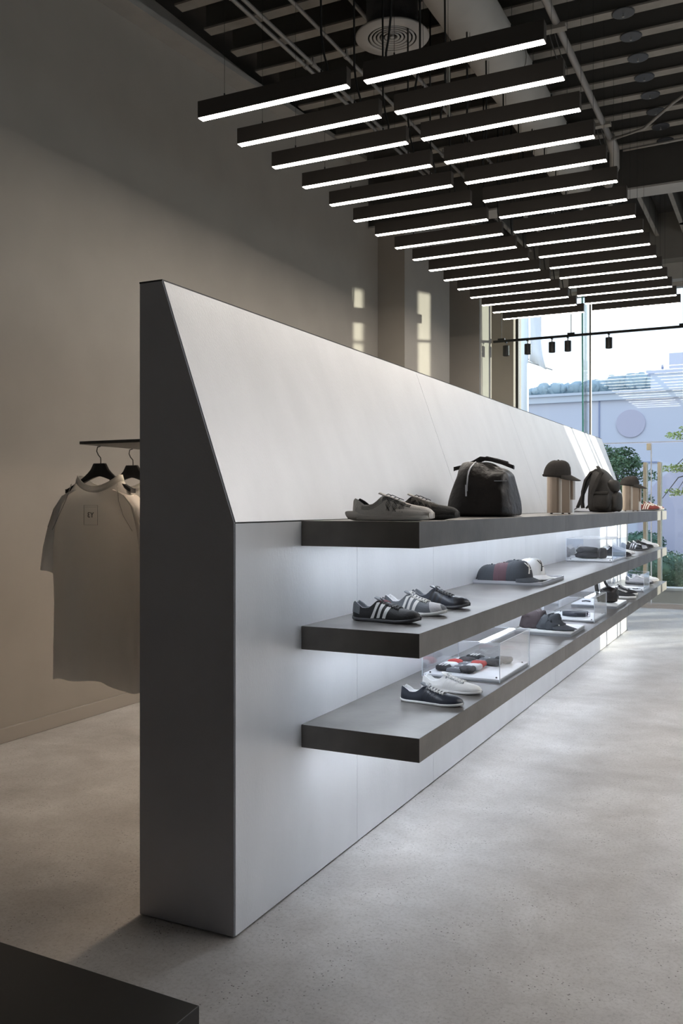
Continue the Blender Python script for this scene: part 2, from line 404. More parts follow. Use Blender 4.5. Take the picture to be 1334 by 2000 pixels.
# ================================================================== LINEAR LIGHT BARS
def light_bar(label, cab):
    t = thing('linear_light', label, 'light', (0, 0, 0), 0, 'suspended black linear lights in two rows')
    MB().box(0, 1.027, 0, .055, .003, .106).build('housing', 'lampbody', t, bevel=.0015)
    MB().box(.004, 1.023, .003, .052, 0, .004).build('light_diffuser', 'lamp', t)
    for x in (.18, .85):
        MB().tube([(x, .0275, .106), (x, .0275, 1.70)], .0013, 4).build('suspension_wire', 'wire', t)
        MB().tube([(x, .0275, .106), (x, .0275, .13)], .005, 6).build('wire_grip', 'black', t)
    x = cab; sgn = 1 if cab > .5 else -1
    MB().tube([(x, .0275, .10), (x, .0275, .14), (x-.02*sgn, .02, .22), (x-.035*sgn, .015, .34), (x-.035*sgn, .01, .8), (x-.03*sgn, .0, 1.70)], .0065, 6).build('power_cable', 'cable', t, smooth=True)
    return t
protoL = protoR = None
for k in range(16):
    for col in (0, 1):
        x = (-3.272, -2.143)[col]
        nm = 'first' if k == 0 else 'last' if k == 15 else None
        row = ('left', 'right')[col]
        if k == 0: lab = 'glowing black light bar nearest the camera, front end of the %s row' % row
        elif k == 15: lab = 'glowing black light bar at the window end of the %s row' % row
        else:
            W_ = ['', 'second', 'third', 'fourth', 'fifth', 'sixth', 'seventh', 'eighth', 'ninth', 'tenth', 'eleventh', 'twelfth', 'thirteenth', 'fourteenth', 'fifteenth'][k]
            lab = '%s glowing black light bar from the front in the %s row' % (W_, row)
        loc = (x, 4.637+.449*k, 3.90)
        pr_ = (protoL, protoR)[col]
        if pr_ is None:
            pr_ = light_bar(lab, (.89, .13)[col]); pr_.location = loc
            if col: protoR = pr_
            else: protoL = pr_
        else: dup(pr_, loc, lab)

for k in range(9):                       # two rows added out of view to brighten floor and panels
    for col in (0, 1):
        ab = dup((protoL, protoR)[col], ((.45, 1.58)[col], 3.4+.898*k, 3.90), '%s added black fill-light bar from the front, %s row above the open aisle' % (['first', 'second', 'third', 'fourth', 'fifth', 'sixth', 'seventh', 'eighth', 'ninth', 'tenth', 'eleventh', 'twelfth'][k], ('near', 'far')[col]), 'fill lights added above the open aisle')
        for ch in ab.children:
            if ch.name.startswith('light_diffuser'):
                ch.material_slots[0].link = 'OBJECT'; ch.material_slots[0].material = M['aislefill']

# ================================================================== TRACK WITH SPOTLIGHTS
TY = 12.9; TZ = 3.90
t = thing('lighting_track', 'thin black lighting track hanging across the window on rods', 'track light', (-3.85, TY, TZ))
MB().box(0, 5.2, -.016, .016, -.016, .016).build('track', 'black', t)
for x in (.12, 1.13, 2.62, 4.3):
    MB().tube([(x, 0, .016), (x, 0, 1.65)], .005, 6).build('hanging_rod', 'wire', t)
    MB().box(x-.05, x+.05, -.02, .02, .012, .04).build('mount', 'black', t)
    MB().lathe([(.001, 1.38), (.055, 1.38), (.055, 1.40), (.001, 1.40)], (x, 0, 0), 14).build('canopy_disc', 'black', t)
SP = [(.19, 'leftmost of the spotlights, hanging before the wall corner'), (.51, 'second from the left, its lens glowing'),
      (.86, 'third from the left'), (1.085, 'fourth from the left, beside the suspension rod'), (1.65, 'rightmost in view, apart from the others')]
p0 = None
for x, lb in SP:
    loc = (-3.85+x, TY, TZ-.016); lb = 'black cylinder spotlight on the window track, '+lb
    if p0 is None:
        p0 = thing('spotlight', lb, 'spotlight', loc, 0, 'spotlights on the window track')
        MB().lathe([(.001, -.055), (.046, -.055), (.047, -.058), (.047, -.20), (.042, -.203), (.036, -.19), (.001, -.188)], n=20).build('cylinder_body', 'black', p0, smooth=False)
        MB().box(-.012, .012, -.03, .03, -.014, 0).build('track_adapter', 'black', p0)
        MB().tube([(0, 0, -.01), (0, 0, -.057)], .008, 8).build('stem', 'conduit', p0)
        MB().lathe([(.001, -.1875), (.020, -.187), (.022, -.183)], n=12).build('lens', 'lamp', p0)
    else: dup(p0, loc, lb)

# ================================================================== WINDOW AND DOORS
XM = -2.64
wnd = thing('window_1', None, None, (-3.77, YF, 0), kind='structure')
MB().box(-3.77, -3.735, YF-.05, YF+.06, 0, WH).build('frame_jamb', 'black', wnd, world=True)
MB().box(-3.735, .36, YF-.045, YF+.045, WH-.04, WH).build('frame_head', 'pale', wnd, world=True)
MB().box(-3.735, .36, YF-.03, YF+.05, 0, .035).build('sill_rail', 'curb', wnd, world=True)
MB().box(-3.73, XM-.02, YF-.006, YF+.006, .035, WH-.04).build('pane', 'glass', wnd, world=True)
MB().box(XM+.02, -.90, YF-.006, YF+.006, 2.435, WH-.04).build('pane', 'glass', wnd, world=True, label='glass transom pane above the doors')
MB().box(-.89, .355, YF-.006, YF+.006, .035, WH-.04).build('pane', 'glass', wnd, world=True)
MB().box(XM-.012, XM+.012, YF-.03, YF+.03, .035, WH-.04).build('mullion', 'conduit', wnd, world=True)
MB().box(XM+.02, -.90, YF-.008, YF+.008, 2.42, 2.432).build('transom_edge', 'acredge', wnd, world=True)
fin = MB().add([(-2.685, YF-.02, .04), (-2.675, YF-.02, .04), (-2.675, YF-.30, .04), (-2.685, YF-.30, .04),
                (-2.685, YF-.02, WH-.05), (-2.675, YF-.02, WH-.05), (-2.675, YF-.42, WH-.05), (-2.685, YF-.42, WH-.05)],
               [(0, 1, 2, 3), (4, 7, 6, 5), (0, 4, 5, 1), (1, 5, 6, 2), (3, 2, 6, 7), (0, 3, 7, 4)])
fin.build('glass_fin', 'glass', wnd, world=True)
MB().add([(-2.690, YF-.30, .04), (-2.670, YF-.30, .04), (-2.670, YF-.425, WH-.05), (-2.690, YF-.425, WH-.05),
          (-2.690, YF-.305, .04), (-2.670, YF-.305, .04), (-2.670, YF-.43, WH-.05), (-2.690, YF-.43, WH-.05)],
         [(0, 1, 2, 3), (7, 6, 5, 4), (0, 4, 5, 1), (1, 5, 6, 2), (2, 6, 7, 3), (3, 7, 4, 0)]).build('fin_edge', 'glassedge', wnd, world=True, label='bright green edge of the glass fin')
for n, (x0, x1, hx) in enumerate(((XM+.02, -1.770, -1.845), (-1.762, -.90, -1.646))):
    d = thing('door_%d' % (n+1), None, None, (x0, YF, 0), kind='structure')
    MB().box(x0, x1, YF-.006, YF+.006, .045, 2.41).build('pane', 'glass', d, world=True)
    e = x1 if n == 0 else x0
    MB().box(e-.004, e+.004, YF-.007, YF+.007, .045, 2.41).build('pane_edge', 'acredge', d, world=True)
    MB().box(x0, x1, YF-.015, YF+.015, .035, .07).build('bottom_rail', 'curb', d, world=True)
    for yy in (-.075, .03):
        MB().box(hx-.026, hx+.026, YF+yy, YF+yy+.045, .28, 2.13).build('pull_handle', 'brass', d, world=True, bevel=.004)
    for zz in (.5, 1.9):
        MB().tube([(hx, YF-.05, zz), (hx, YF+.05, zz)], .01, 8).build('handle_bolt', 'brass', d, world=True)
    if n == 0: MB().box(-1.83, -1.772, YF-.018, YF+.018, 2.31, 2.41).build('patch_fitting', 'brass', d, world=True)
wn2 = thing('sun_slot_window', None, None, (.9, YF, 0), kind='structure')  # unseen window added so sun streaks reach the display wall
MB().box(.9, 2.9, YF-.006, YF+.006, .035, 3.3).build('pane', 'glass', wn2, world=True)
MB().box(.9, 2.9, YF-.03, YF+.05, 0, .035).build('sill_rail', 'curb', wn2, world=True)
for x in (.93, 1.42, 1.62, 2.3, 2.87): MB().box(x-.03, x+.03, YF-.03, YF+.03, .035, 3.3).build('mullion', 'black', wn2, world=True)

wn3 = thing('fill_window', None, None, (XR, -2, .25), kind='structure')      # unseen glazing added on the right to let in cool daylight
MB().box(XR+.09, XR+.10, -2, 12.2, .25, 2.4).build('pane', 'glass', wn3, world=True)
for k in range(8): MB().box(XR+.06, XR+.13, -2+k*2.02, -1.94+k*2.02, .25, 2.4).build('mullion', 'black', wn3, world=True)

# ================================================================== DISPLAY WALL
Y0, Y1 = 2.646, 11.32
XB, XF, XT, ZC, ZT = -2.119, -1.710, -2.017, 1.4385, 2.316
dw = thing('display_wall', 'long slanted brushed-metal display wall standing in the middle of the concrete floor', 'display wall', (-1.9, Y0, 0))
g = .004
core = [(XB+g, .004), (XF-g, .004), (XF-g, ZC), (XT-g, ZT-g), (XB+g, ZT-g)]
MB().prism(core, Y0+g, Y1-g).build('core', 'core', dw, world=True)
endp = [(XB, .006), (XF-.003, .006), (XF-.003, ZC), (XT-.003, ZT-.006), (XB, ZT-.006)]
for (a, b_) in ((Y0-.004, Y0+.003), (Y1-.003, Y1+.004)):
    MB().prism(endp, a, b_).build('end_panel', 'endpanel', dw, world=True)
MB().box(XB-.002, XT-.001, Y0-.005, Y1+.005, ZT-.006, ZT).build('top_cap', 'black', dw, world=True)
MB().box(XB-.004, XB+.003, Y0, Y1, .006, ZT-.006).build('back_panel', 'endpanel', dw, world=True)
nx, nz = (ZT-ZC), (XF-XT); ln = math.hypot(nx, nz); nx /= ln; nz /= ln
us = [Y0, 5.13, 7.136, 9.146, Y1]
for a, b_ in zip(us, us[1:]):
    a += .0015; b_ -= .0015
    p = [(XF-g, ZC+.002), (XF-g+nx*.005, ZC+.002+nz*.005), (XT-g+nx*.005, ZT-.006+nz*.001), (XT-g, ZT-.006)]
    MB().prism(p, a, b_).build('slanted_panel', 'panel', dw, world=True)
ls = [Y0, 3.637]+[3.637+.968*k for k in range(1, 8)]+[Y1]
for a, b_ in zip(ls, ls[1:]):
    a += .0012; b_ -= .0012
    MB().box(XF-g, XF+.001, a, b_, .008, ZC-.002).build('lower_panel', 'panel', dw, world=True)

# shelves
SY0, SY1, SXF = 3.120, 10.86, -1.2125
STOP = [1.4396, 1.0257, .6384]; SBOT = [1.3405, .934, .5485]
names = ['topmost dark bronze steel shelf cantilevered from the display wall', 'middle dark bronze steel shelf cantilevered from the display wall', 'lowest dark bronze steel shelf cantilevered from the display wall']
for i in range(3):
    t = thing('shelf', names[i], 'shelf', (XF+.001, SY0, SBOT[i]), 0, 'long shelves on the display wall')
    for a, b_ in ((SY0, 5.598), (5.598, 8.08), (8.08, SY1)):
        MB().box(XF+.0015, SXF, a+(.0015 if a > SY0 else 0), b_-.0015*(b_ < SY1), SBOT[i], STOP[i]).build('shelf_section', 'shelf', t, world=True, bevel=.0012)
    MB().box(XF+.16, XF+.19, SY0+.03, SY1-.03, SBOT[i]-.0012, SBOT[i]-.0002).build('led_strip', 'led', t, world=True)

# rail board on the back of the display wall
RX = -2.475; RZ = 1.738
t = thing('hanging_rail', 'thin dark metal rail plate on the back of the display wall, holding shirts', 'clothes rail', (XB-.03, 2.716, RZ))
MB().box(RX, XB-.0045, 2.716, 11.0, RZ, RZ+.012).build('rail_plate', 'rail', t, world=True, bevel=.002)

MB().box(-.004+0, .018, .05, 8.2, -.006, -.0005).build('warm_led_strip', 'warmled', t).location = (0, 0, 0)
# hangers and shirts
def hanger(y, label):
    t = thing('clothes_hanger', label, 'hanger', (RX, y, 1.50), 0, 'black hangers on the back rail')
    hz = .169
    MB().tube([(.004, 0, RZ-1.5), (-.012, 0, RZ-1.5-.004), (-.016, 0, RZ-1.5-.02), (-.008, 0, RZ-1.5-.035), (.004, 0, hz+.022), (.005, 0, hz+.01), (.005, 0, hz-.01)], .0022, 6).build('hook', 'wire', t, smooth=True)
    top = []; bot = []
    for i in range(25):
        s = -1+2*i/24; a = abs(s)
        tz = hz if a < .17 else hz-.105*((a-.17)/.83)**.62
        bz = hz-.052-.068*a**1.35 if a < .98 else hz-.118
        top.append((s*.168, tz)); bot.append((s*.168, min(bz, tz-.012)))
    v = []; f = []
    for i in range(25):
        th = .006+.008*abs(-1+2*i/24)
        for (x, z), yy in ((top[i], -th), (top[i], th), (bot[i], th), (bot[i], -th)): v.append((x, yy, z))
    for i in range(24):
        for k in range(4): f.append((i*4+k, i*4+(k+1) % 4, (i+1)*4+(k+1) % 4, (i+1)*4+k))
    f += [(0, 1, 2, 3), (96, 99, 98, 97)]
    MB().add(v, f).build('shoulder_bar', 'hanger', t, smooth=True, bevel=.002)
    return t
def text_mesh(s, size, name, m, parent, mtx):
    cu = bpy.data.curves.new('txt', 'FONT'); cu.body = s; cu.size = size; cu.align_x = 'CENTER'; cu.extrude = .0004
    o = bpy.data.objects.new('txt', cu); COL.objects.link(o)
    dg = bpy.context.evaluated_depsgraph_get(); me = bpy.data.meshes.new_from_object(o.evaluated_get(dg))
    bpy.data.objects.remove(o)
    me.transform(mtx); me.materials.clear(); me.materials.append(M[m])
    q = bpy.data.objects.new(name, me); COL.objects.link(q); q.parent = parent; return q
def tee(y, label, detail=True):
    t = thing('tee_shirt', label, 'shirt', (RX, y, .80), 0, 'shirts hanging on the back rail')
    ZH = .80                           # local z: 0 hem .. .80 shoulders
    def halfw(z): return interp([(0, .238), (.3, .232), (.5, .240), (.62, .236), (.70, .205), (.755, .150), (.79, .118), (.83, .105)], z)
    n = 56; rows = []
    for i in range(27):
        z = .80*i/26
        row = []
        for k in range(n):
            a = 2*PI*k/n; hw = halfw(z); dep = .050 if z < .62 else lerp(.050, .030, (z-.62)/.18)
            ca, sa = math.cos(a), math.sin(a)
            fold = (1-z/.8)**.8*.014*math.sin(5*a+.8)+(1-z/.8)*.010*math.sin(9*a+z*3)
            x = hw*math.copysign(abs(ca)**.8, ca); yy = (dep+fold)*math.copysign(abs(sa)**.7, sa)
            zz = z
            if z < .04: zz = z+.010*math.sin(3*a)-.006*math.sin(6*a)+(-.012*(ca+1))
            if z > .70:                                      # back neckline dips
                zz = z-(z-.70)/.10*(1-min(1, abs(x)/.115)**2)*.045
            row.append((x, yy, zz))
        rows.append(row)
    MB().grid(rows, True).build('body', 'tee', t, smooth=True, solid=0)
    # neck rib
    ring = []
    for r_, dz in ((1.0, -.004), (.93, .022), (.88, .020)):
        ring.append([(.122*r_*math.cos(2*PI*k/40), .038*r_*math.sin(2*PI*k/40), .80+dz-(1-min(1, abs(.122*math.cos(2*PI*k/40))/.115)**2)*.045) for k in range(40)])
    MB().grid(ring, True).build('neck_rib', 'tee', t, smooth=True, solid=.002)
    for sg in (-1, 1):
        pts = [(.105, .790, .030), (.163, .768, .042), (.208, .722, .055), (.238, .645, .066), (.262, .555, .073), (.280, .462, .078)]
        rows = []
        for i, (x, z, r) in enumerate(pts):
            row = []
            for k in range(20):
                a = 2*PI*k/20
                ox = math.cos(a)*r*.62; oz = math.cos(a)*r*(-.3, -.35, -.4, -.3, .15, .75)[i]
                row.append((sg*(x+ox*.75-.012*i*.3), math.sin(a)*.042*(1+.12*math.sin(3*a+i)), z-.03+oz*.45+(.012*math.sin(2*a) if i == 5 else 0)))
            rows.append(row)
        MB().grid(rows, True).build('sleeve', 'tee', t, smooth=True)
        pr = []
        for i in (0, 1, 2, 3):
            c = Vector((sg*(pts[i][0]-.0036*i), 0, pts[i][1]-.03)); pr.append([c+(Vector(rows[i][k % 20])-c)*1.03 for k in (-4, -3, -2, -1, 0, 1, 2, 3, 4)])
        MB().grid(pr).build('shoulder_stripe', 'teedark', t, smooth=True)
        MB().tube([(sg*.118, -.034, .786), (sg*.135, -.048, .72), (sg*.165, -.055, .66), (sg*.205, -.05, .60)], .0016, 5).build('raglan_seam', 'teedark', t)
    if detail:
        fr = MB()
        yl = -.0530
        for (x0, x1, z0, z1) in ((-.035, .035, .700, .7006), (-.035, .035, .622, .6226), (-.035, -.0345, .622, .70), (.0345, .035, .622, .70), (-.03, .03, .693, .6935)):
            fr.box(x0, x1, yl-.001, yl, z0, z1)
        fr.build('neck_label', 'greysole', t)
        mt = Matrix.Translation((0, yl-.0015, .652)) @ Matrix.Rotation(PI/2, 4, 'X') @ Matrix.Scale(-1, 4, (1, 0, 0))
        text_mesh('Y3', .030, 'label_print', 'teeprint', t, mt)
    return t
hanger(2.834, 'black wide-shoulder hanger nearest the camera, holding the front white tee')
hanger(3.034, 'black wide-shoulder hanger behind the front one, partly hidden by the wall')
tee(2.834, 'pale oversized tee hanging in front, with small mirrored neck label')
tee(3.034, 'second tee hanging behind the front tee, only its collar showing', False)

# stone table corner in the foreground
t = thing('stone_table', 'low black stone table corner in the bottom left foreground', 'table', (-1.104, 1.571, 0), math.radians(-1.8))
MB().box(-1.9, 0, -1.5, 0, .405, .45).build('table_top', 'marble', t, bevel=.0015)
MB().box(-1.88, -.006, -1.48, -.02, 0, .4045).build('table_base', 'marble', t)

# ================================================================== SHOES
class Shoe:
    W = [(0, .010), (.02, .021), (.06, .028), (.14, .0315), (.26, .030), (.40, .032), (.55, .039), (.70, .0445), (.82, .042), (.90, .0355), (.95, .0265), (.98, .0165), (.994, .008), (1, .0005)]
    HH = [(0, .046), (.015, .062), (.045, .073), (.09, .068), (.17, .050), (.25, .049), (.33, .063), (.39, .081), (.45, .080), (.60, .063), (.74, .050), (.86, .042), (.92, .035), (.96, .027), (.985, .017), (1, .004)]
    def __init__(s, L=.29, th=.011, spring=.016, hs=1.0, ws=1.0, heel=.006):
        s.L = L; s.th = th; s.spring = spring; s.hs = hs; s.ws = ws; s.heel = heel
    def lift(s, u): return s.spring*max(0, (u-.66)/.34)**2+s.heel*max(0, (.13-u)/.13)**2
    def base(s, u): return s.lift(u)+s.th
    def k(s, u):
        if u < .03: return 1-.58*(u/.03)**.5*1.0 if u > .008 else 1
        if u < .37: return .42
        if u < .45: return lerp(.42, 1, (u-.37)/.08)
        return 1
    def S(s, u, t, sd, off=0.0):
        u = min(max(u, 0), 1)
        W = interp(s.W, u)*s.ws; Hh = interp(s.HH, u)*s.hs+s.th*.5; B = s.base(u); k = s.k(u)
        a = k*PI*t/2
        y = W*max(0, math.cos(a))**.72; zz = B+(max(Hh+s.lift(u)*.8, B+.006)-B)*(math.sin(a)/math.sin(k*PI/2))**.95 if t > 0 else B
        y *= (1+.06*math.sin(PI*min(1, t*1.6)))
        p = Vector((u*s.L, sd*y, zz))
        if off:
            e = .012
            a1 = s.S(u+e, t, sd) if u < .97 else s.S(u, t, sd); a0 = s.S(u-e, t, sd) if u > .03 else s.S(u, t, sd)
            b1 = s.S(u, min(t+e, 1), sd); b0 = s.S(u, max(t-e, 0), sd)
            nrm = (a1-a0).cross(b1-b0)
            if nrm.length < 1e-12: nrm = Vector((0, sd, .3))
            nrm.normalize()
            if nrm.dot(Vector((0, sd, .6))) < 0: nrm = -nrm
            p = p+nrm*off
        return p
    def patch(s, u0, u1, t0, t1, sd, off, lean=0.0, nu=6, nt=6):
        rows = []
        for j in range(nt+1):
            t = lerp(t0, t1, j/nt)
            rows.append([s.S(lerp(u0, u1, i/nu)+lean*j/nt, t, sd, off) for i in range(nu+1)])
        return rows

def make_shoe(label, loc, rz=0.0, upper='blackleather', sole='greysole', lace='white', lining='greyfab', stripe=None, toe=None, heelm=None, eyestay=None, tongue=None,
              group='shoes on the shelves', L=.29, style='low', detail=2, shoe=None, tlace=None):
    sh = shoe or Shoe(L)
    t = thing('shoe', label, 'shoe', loc, rz, group)
    us_ = [0, .008, .016, .03, .05, .08, .12, .17, .22, .27, .32, .37, .39, .41, .43, .45, .5, .55, .6, .65, .7, .75, .8, .85, .89, .92, .94, .955, .97, .98, .988, .994, .998, 1]
    nt_ = 9
    mb = MB()
    for sd in (-1, 1):
        rows = [[sh.S(u, j/nt_, sd) for j in range(nt_+1)] for u in us_]
        if sd == 1: rows = [r[::-1] for r in rows]
        mb.grid(rows)
    # toe and heel ends
    mb.build('upper', upper, t, smooth=True)
    # lining: collar inner wall and insole
    mb = MB(); rows = []
    for u in [x for x in us_ if .016 <= x <= .45]:
        P = sh.S(u, 1, 1); yc = P.y; zt = P.z; ui = lerp(.035, .44, (u-.016)/(.45-.016)) if u < .05 else u
        zb = sh.base(u)+.012; x = P.x+(.006 if u < .05 else 0)
        yi = max(.002, yc-.003)
        rows.append([(P.x, yc, zt), (x, yi, zt+.0012), (x, yi*.95, zt-.006), (x, yi*.92, lerp(zt, zb, .6)), (x, yi*.6, zb), (x, 0, zb), (x, -yi*.6, zb), (x, -yi*.92, lerp(zt, zb, .6)), (x, -yi*.95, zt-.006), (x, -yi, zt+.0012), (P.x, -yc, zt)])
    mb.grid(rows); mb.build('lining', lining, t, smooth=True)
    # sole
    rows = []
    for u in us_:
        Wd = interp(sh.W, u)*sh.ws+.0022; l = sh.lift(u); tp = sh.base(u)+.003
        x = u*sh.L+(-.0022 if u == 0 else .0022 if u == 1 else 0)
        rows.append([(x, -Wd*.99, tp), (x, -Wd*1.03, l+sh.th*.55), (x, -Wd*.93, l), (x, 0, l), (x, Wd*.93, l), (x, Wd*1.03, l+sh.th*.55), (x, Wd*.99, tp), (x, 0, tp-.002)])
    mb = MB().grid(rows, True); n = len(rows)*8
    mb.f += [tuple(range(8)), tuple(range(n-8, n))[::-1]]
    mb.build('sole', sole, t, smooth=True)
    if detail < 1: return t
    # tongue
    rows = []
    for i, u in enumerate((.335, .355, .38, .42, .47, .54, .62)):
        lift_ = (.013, .012, .008, .004, .002, .0012, .001)[i]
        z0 = sh.S(max(u, .40), 1, 1).z if u < .46 else sh.S(u, 1, 1).z
        wd = (.014, .018, .019, .018, .016, .014, .012)[i]
        rows.append([(u*sh.L, wd*q, z0+lift_-.004*abs(q)**2) for q in (-1, -.6, 0, .6, 1)])
    tg_ = MB().grid(rows).build('tongue', tongue or upper, t, smooth=True, solid=.003)
    for sd in (-1, 1):
        if stripe:
            for i in range(3):
                MB().grid(sh.patch(.305+i*.092, .355+i*.092, .06, .86, sd, .0012, lean=.085, nu=2)).build('stripe', stripe, t, smooth=True)
        if eyestay: MB().grid(sh.patch(.42, .72, .70, .93, sd, .0010, nu=8, nt=3)).build('eyestay', eyestay, t, smooth=True)
        if toe: MB().grid(sh.patch(.80 if stripe else .76, .97, .05, 1.0, sd, .0009, lean=-.07, nu=8)).build('toe_cap', toe, t, smooth=True)
        if heelm: MB().grid(sh.patch(.012, .14, .30, .98, sd, .0010, nu=6)).build('heel_patch', heelm, t, smooth=True)
    # laces
    if lace:
        mb = MB(); N_ = 6
        for i in range(N_):
            u0 = .445+i*.045
            for (ua, ub) in ((u0, u0+.03), (u0+.03, u0)):
                pts = []
                for j in range(7):
                    q = -1+2*j/6; tt = 1-.32*abs(q)
                    p = sh.S(lerp(ua, ub, j/6), tt, -1 if q < 0 else 1, .0030 if abs(q) > .01 else 0)
                    if abs(q) < .01: p.z += .0035
                    pts.append(p)
                mb.tube(pts, .0026, 6)
        zt = sh.S(.44, 1, 1).z
        for sd in (-1, 1):
            mb.tube([(.44*sh.L, 0, zt+.004), (.42*sh.L, sd*.010, zt+.012), (.46*sh.L, sd*.022, zt+.006), (.47*sh.L, sd*.012, zt+.003)], .0018, 5)
        lc = mb.build('laces', lace, t.children[-1] if False else tg_, smooth=True)
        if tlace:
            mb = MB()
            for i in range(3):
                mb.tube([sh.S(.43+.03*i+.01*j, 1-.2*abs(j-2)/2, -1 if j < 2 else 1, .003) for j in range(5)], .003, 5)
            mb.build('knot', tlace, tg_, smooth=True)
    return t

# --- top shelf knit pair with flared heels
Z1 = STOP[0]+.0004; Z2 = STOP[1]+.0004; Z3 = STOP[2]+.0004
def knit_shoe(label, loc, rz, m, sole, st, tg):
    sh = Shoe(.335, .018, .012, 1.06, 1.08, .002)
    t = make_shoe(label, loc, rz, upper=m, sole=sole, lace=None, lining='sockblack', tongue=tg, shoe=sh, group='shoes on the top shelf')
    # flared heel wedge and forefoot pod of the sole
    rows = []
    for i, (x, w_, z0, z1) in enumerate(((-.028, .022, .020, .036), (-.012, .036, .006, .038), (.02, .040, .001, .036), (.06, .038, .000, .030), (.10, .033, .002, .026), (.135, .024, .010, .022))):
        rows.append([(x, -w_*.8, z1), (x, -w_, lerp(z0, z1, .6)), (x, -w_*.75, z0), (x, 0, z0), (x, w_*.75, z0), (x, w_, lerp(z0, z1, .6)), (x, w_*.8, z1), (x, 0, z1)])
    mb = MB().grid(rows, True); mb.f += [tuple(range(8)), tuple(range(40, 48))[::-1]]; mb.build('heel_flare', sole, t, smooth=True)
    rows = []
    for i, (x, w_, z1) in enumerate(((.155, .030, .030), (.18, .044, .042), (.22, .051, .046), (.26, .050, .044), (.30, .042, .040), (.325, .028, .036))):
        z0 = max(0, (x-.27))*.18
        rows.append([(x, -w_*.93, z1), (x, -w_, lerp(z0, z1, .5)), (x, -w_*.8, z0), (x, 0, z0), (x, w_*.8, z0), (x, w_, lerp(z0, z1, .5)), (x, w_*.93, z1), (x, 0, z1-.008)])
    mb = MB().grid(rows, True); mb.f += [tuple(range(8)), tuple(range(40, 48))[::-1]]; mb.build('forefoot_pod', sole, t, smooth=True)
    # loose stitched bands
    for sd in (-1, 1):
        mb = MB()
        for i in range(3):
            for j in range(4):
                u = .46+i*.085+j*.014
                mb.tube([sh.S(u+.012*math.sin(q*2+j), .18+.10*q, sd, .0012) for q in range(8)], .0007, 4)
        for j in range(6):
            mb.tube([sh.S(.40+.05*q, .92-.05*j-.02*q, sd, .0012) for q in range(8)], .0006, 4)
        for j in range(4):
            mb.tube([sh.S(.14+.045*q, .80-.10*j+.02*q, sd, .0010) for q in range(7)], .0005, 4)
        mb.build('loose_stitching', st, t)
    mb = MB()
    for i in range(4):
        p = sh.S(.44+i*.05, 1, 1); mb.tube([(p.x-.008, -.012, p.z+.004), (p.x, 0, p.z+.010), (p.x+.010, .012, p.z+.004)], .0016, 5)
    mb.build('laces', 'stitch', t)
    return t
knit_shoe('pale grey knit shoe with flared heel at the near end of the top shelf', (-1.535, 3.235, Z1), math.radians(1), 'cream', 'creamsole', 'stitch', 'cream')
knit_shoe('black knit shoe with cream tongue behind the pale knit shoe', (-1.545, 3.56, Z1), math.radians(1), 'gnit', 'gnit', 'bstitch', 'cream')
G2 = 'shoes on the middle shelf'; G3 = 'shoes on the lowest shelf'
make_shoe('black shoe with three white stripes and wine laces, front of the middle shelf', (-1.605, 3.385, Z2), math.radians(-2), 'blackleather', 'greysole', 'greysole', 'greyfab', stripe='white', toe='blackleather', heelm='greyfab', tongue='greyfab', tlace='redlace', group=G2, L=.30)
make_shoe('grey shoe with three white stripes and pale suede toe, between two black shoes', (-1.59, 3.675, Z2), math.radians(-2), 'greyfab', 'white', 'white', 'whitecloth', stripe='white', toe='lightgrey', heelm='greyfab', tongue='greyfab', group=G2, L=.292)
make_shoe('all black striped leather shoe, rear of the first three on the middle shelf', (-1.58, 3.97, Z2), math.radians(-2), 'navy', 'greysole', 'greysole', 'greyfab', stripe='blacksmooth', toe='blacksmooth', heelm='greyfab', group=G2, L=.288)
flat = lambda L: Shoe(L, .008, .008, .86, .96, .004)
make_shoe('navy leather flat shoe with white laces and white sole, front of lowest shelf', (-1.525, 3.71, Z3), math.radians(-3), 'navy', 'white', 'whitecloth', 'whitecloth', eyestay='greyfab', tongue='greyfab', heelm=None, group=G3, shoe=flat(.290), stripe=None)
make_shoe('white leather flat shoe with dark eyestay behind the navy shoe', (-1.53, 3.985, Z3), math.radians(-3), 'white', 'white', 'whitecloth', 'whitecloth', eyestay='greyfab', tongue='white', group=G3, shoe=flat(.292))
# raised ribs in place of stripes on those two
for o in [q for q in COL.objects if q.type == 'EMPTY' and 'flat shoe' in str(q.get('label', ''))]:
    sh = flat(.29)
    mb = MB()
    for i in range(3):
        for e in (0, .03):
            for sd in (-1, 1): mb.tube([sh.S(.36+.085*i+e+.02*q, .12+.13*q, sd, .0006) for q in range(6)], .0008, 4)
    mb.build('side_piping', 'white' if 'white leather' in o['label'] else 'blacksmooth', o)
make_shoe('red striped suede shoe at the window end of the top shelf', (-1.50, 10.45, Z1), 0, 'red', 'greysole', 'cream', 'cream', stripe='cream', toe='red', heelm=None, group='shoes on the top shelf', L=.265)
make_shoe('red shoe with cream toe, last item on the top shelf', (-1.485, 10.69, Z1), 0, 'red', 'cream', 'cream', 'cream', stripe='cream', toe='cream', group='shoes on the top shelf', L=.265)
make_shoe('matte black sneaker just beyond the large clear box on the middle shelf', (-1.555, 8.53, Z2), math.radians(-3), 'socktaupe', 'greysole', 'blacksmooth', 'sockblack', toe='sockblack', group=G2, L=.30)
make_shoe('plain white slip shoe behind the matte black sneaker', (-1.57, 8.86, Z2), math.radians(-3), 'white', 'lightgrey', 'whitecloth', 'whitecloth', toe='white', group=G2, L=.30)
make_shoe('black shoe with silver toe and white stripes near the window', (-1.57, 9.95, Z2), math.radians(-2), 'blacksmooth', 'greysole', 'silver', 'greyfab', stripe='silver', toe='silver', group=G2, L=.285)
make_shoe('black soft shoe between the silver-toed and the white shoe', (-1.56, 10.27, Z2), math.radians(-2), 'blackleather', 'greysole', 'blacksmooth', 'white', toe='blackleather', group=G2, L=.285)
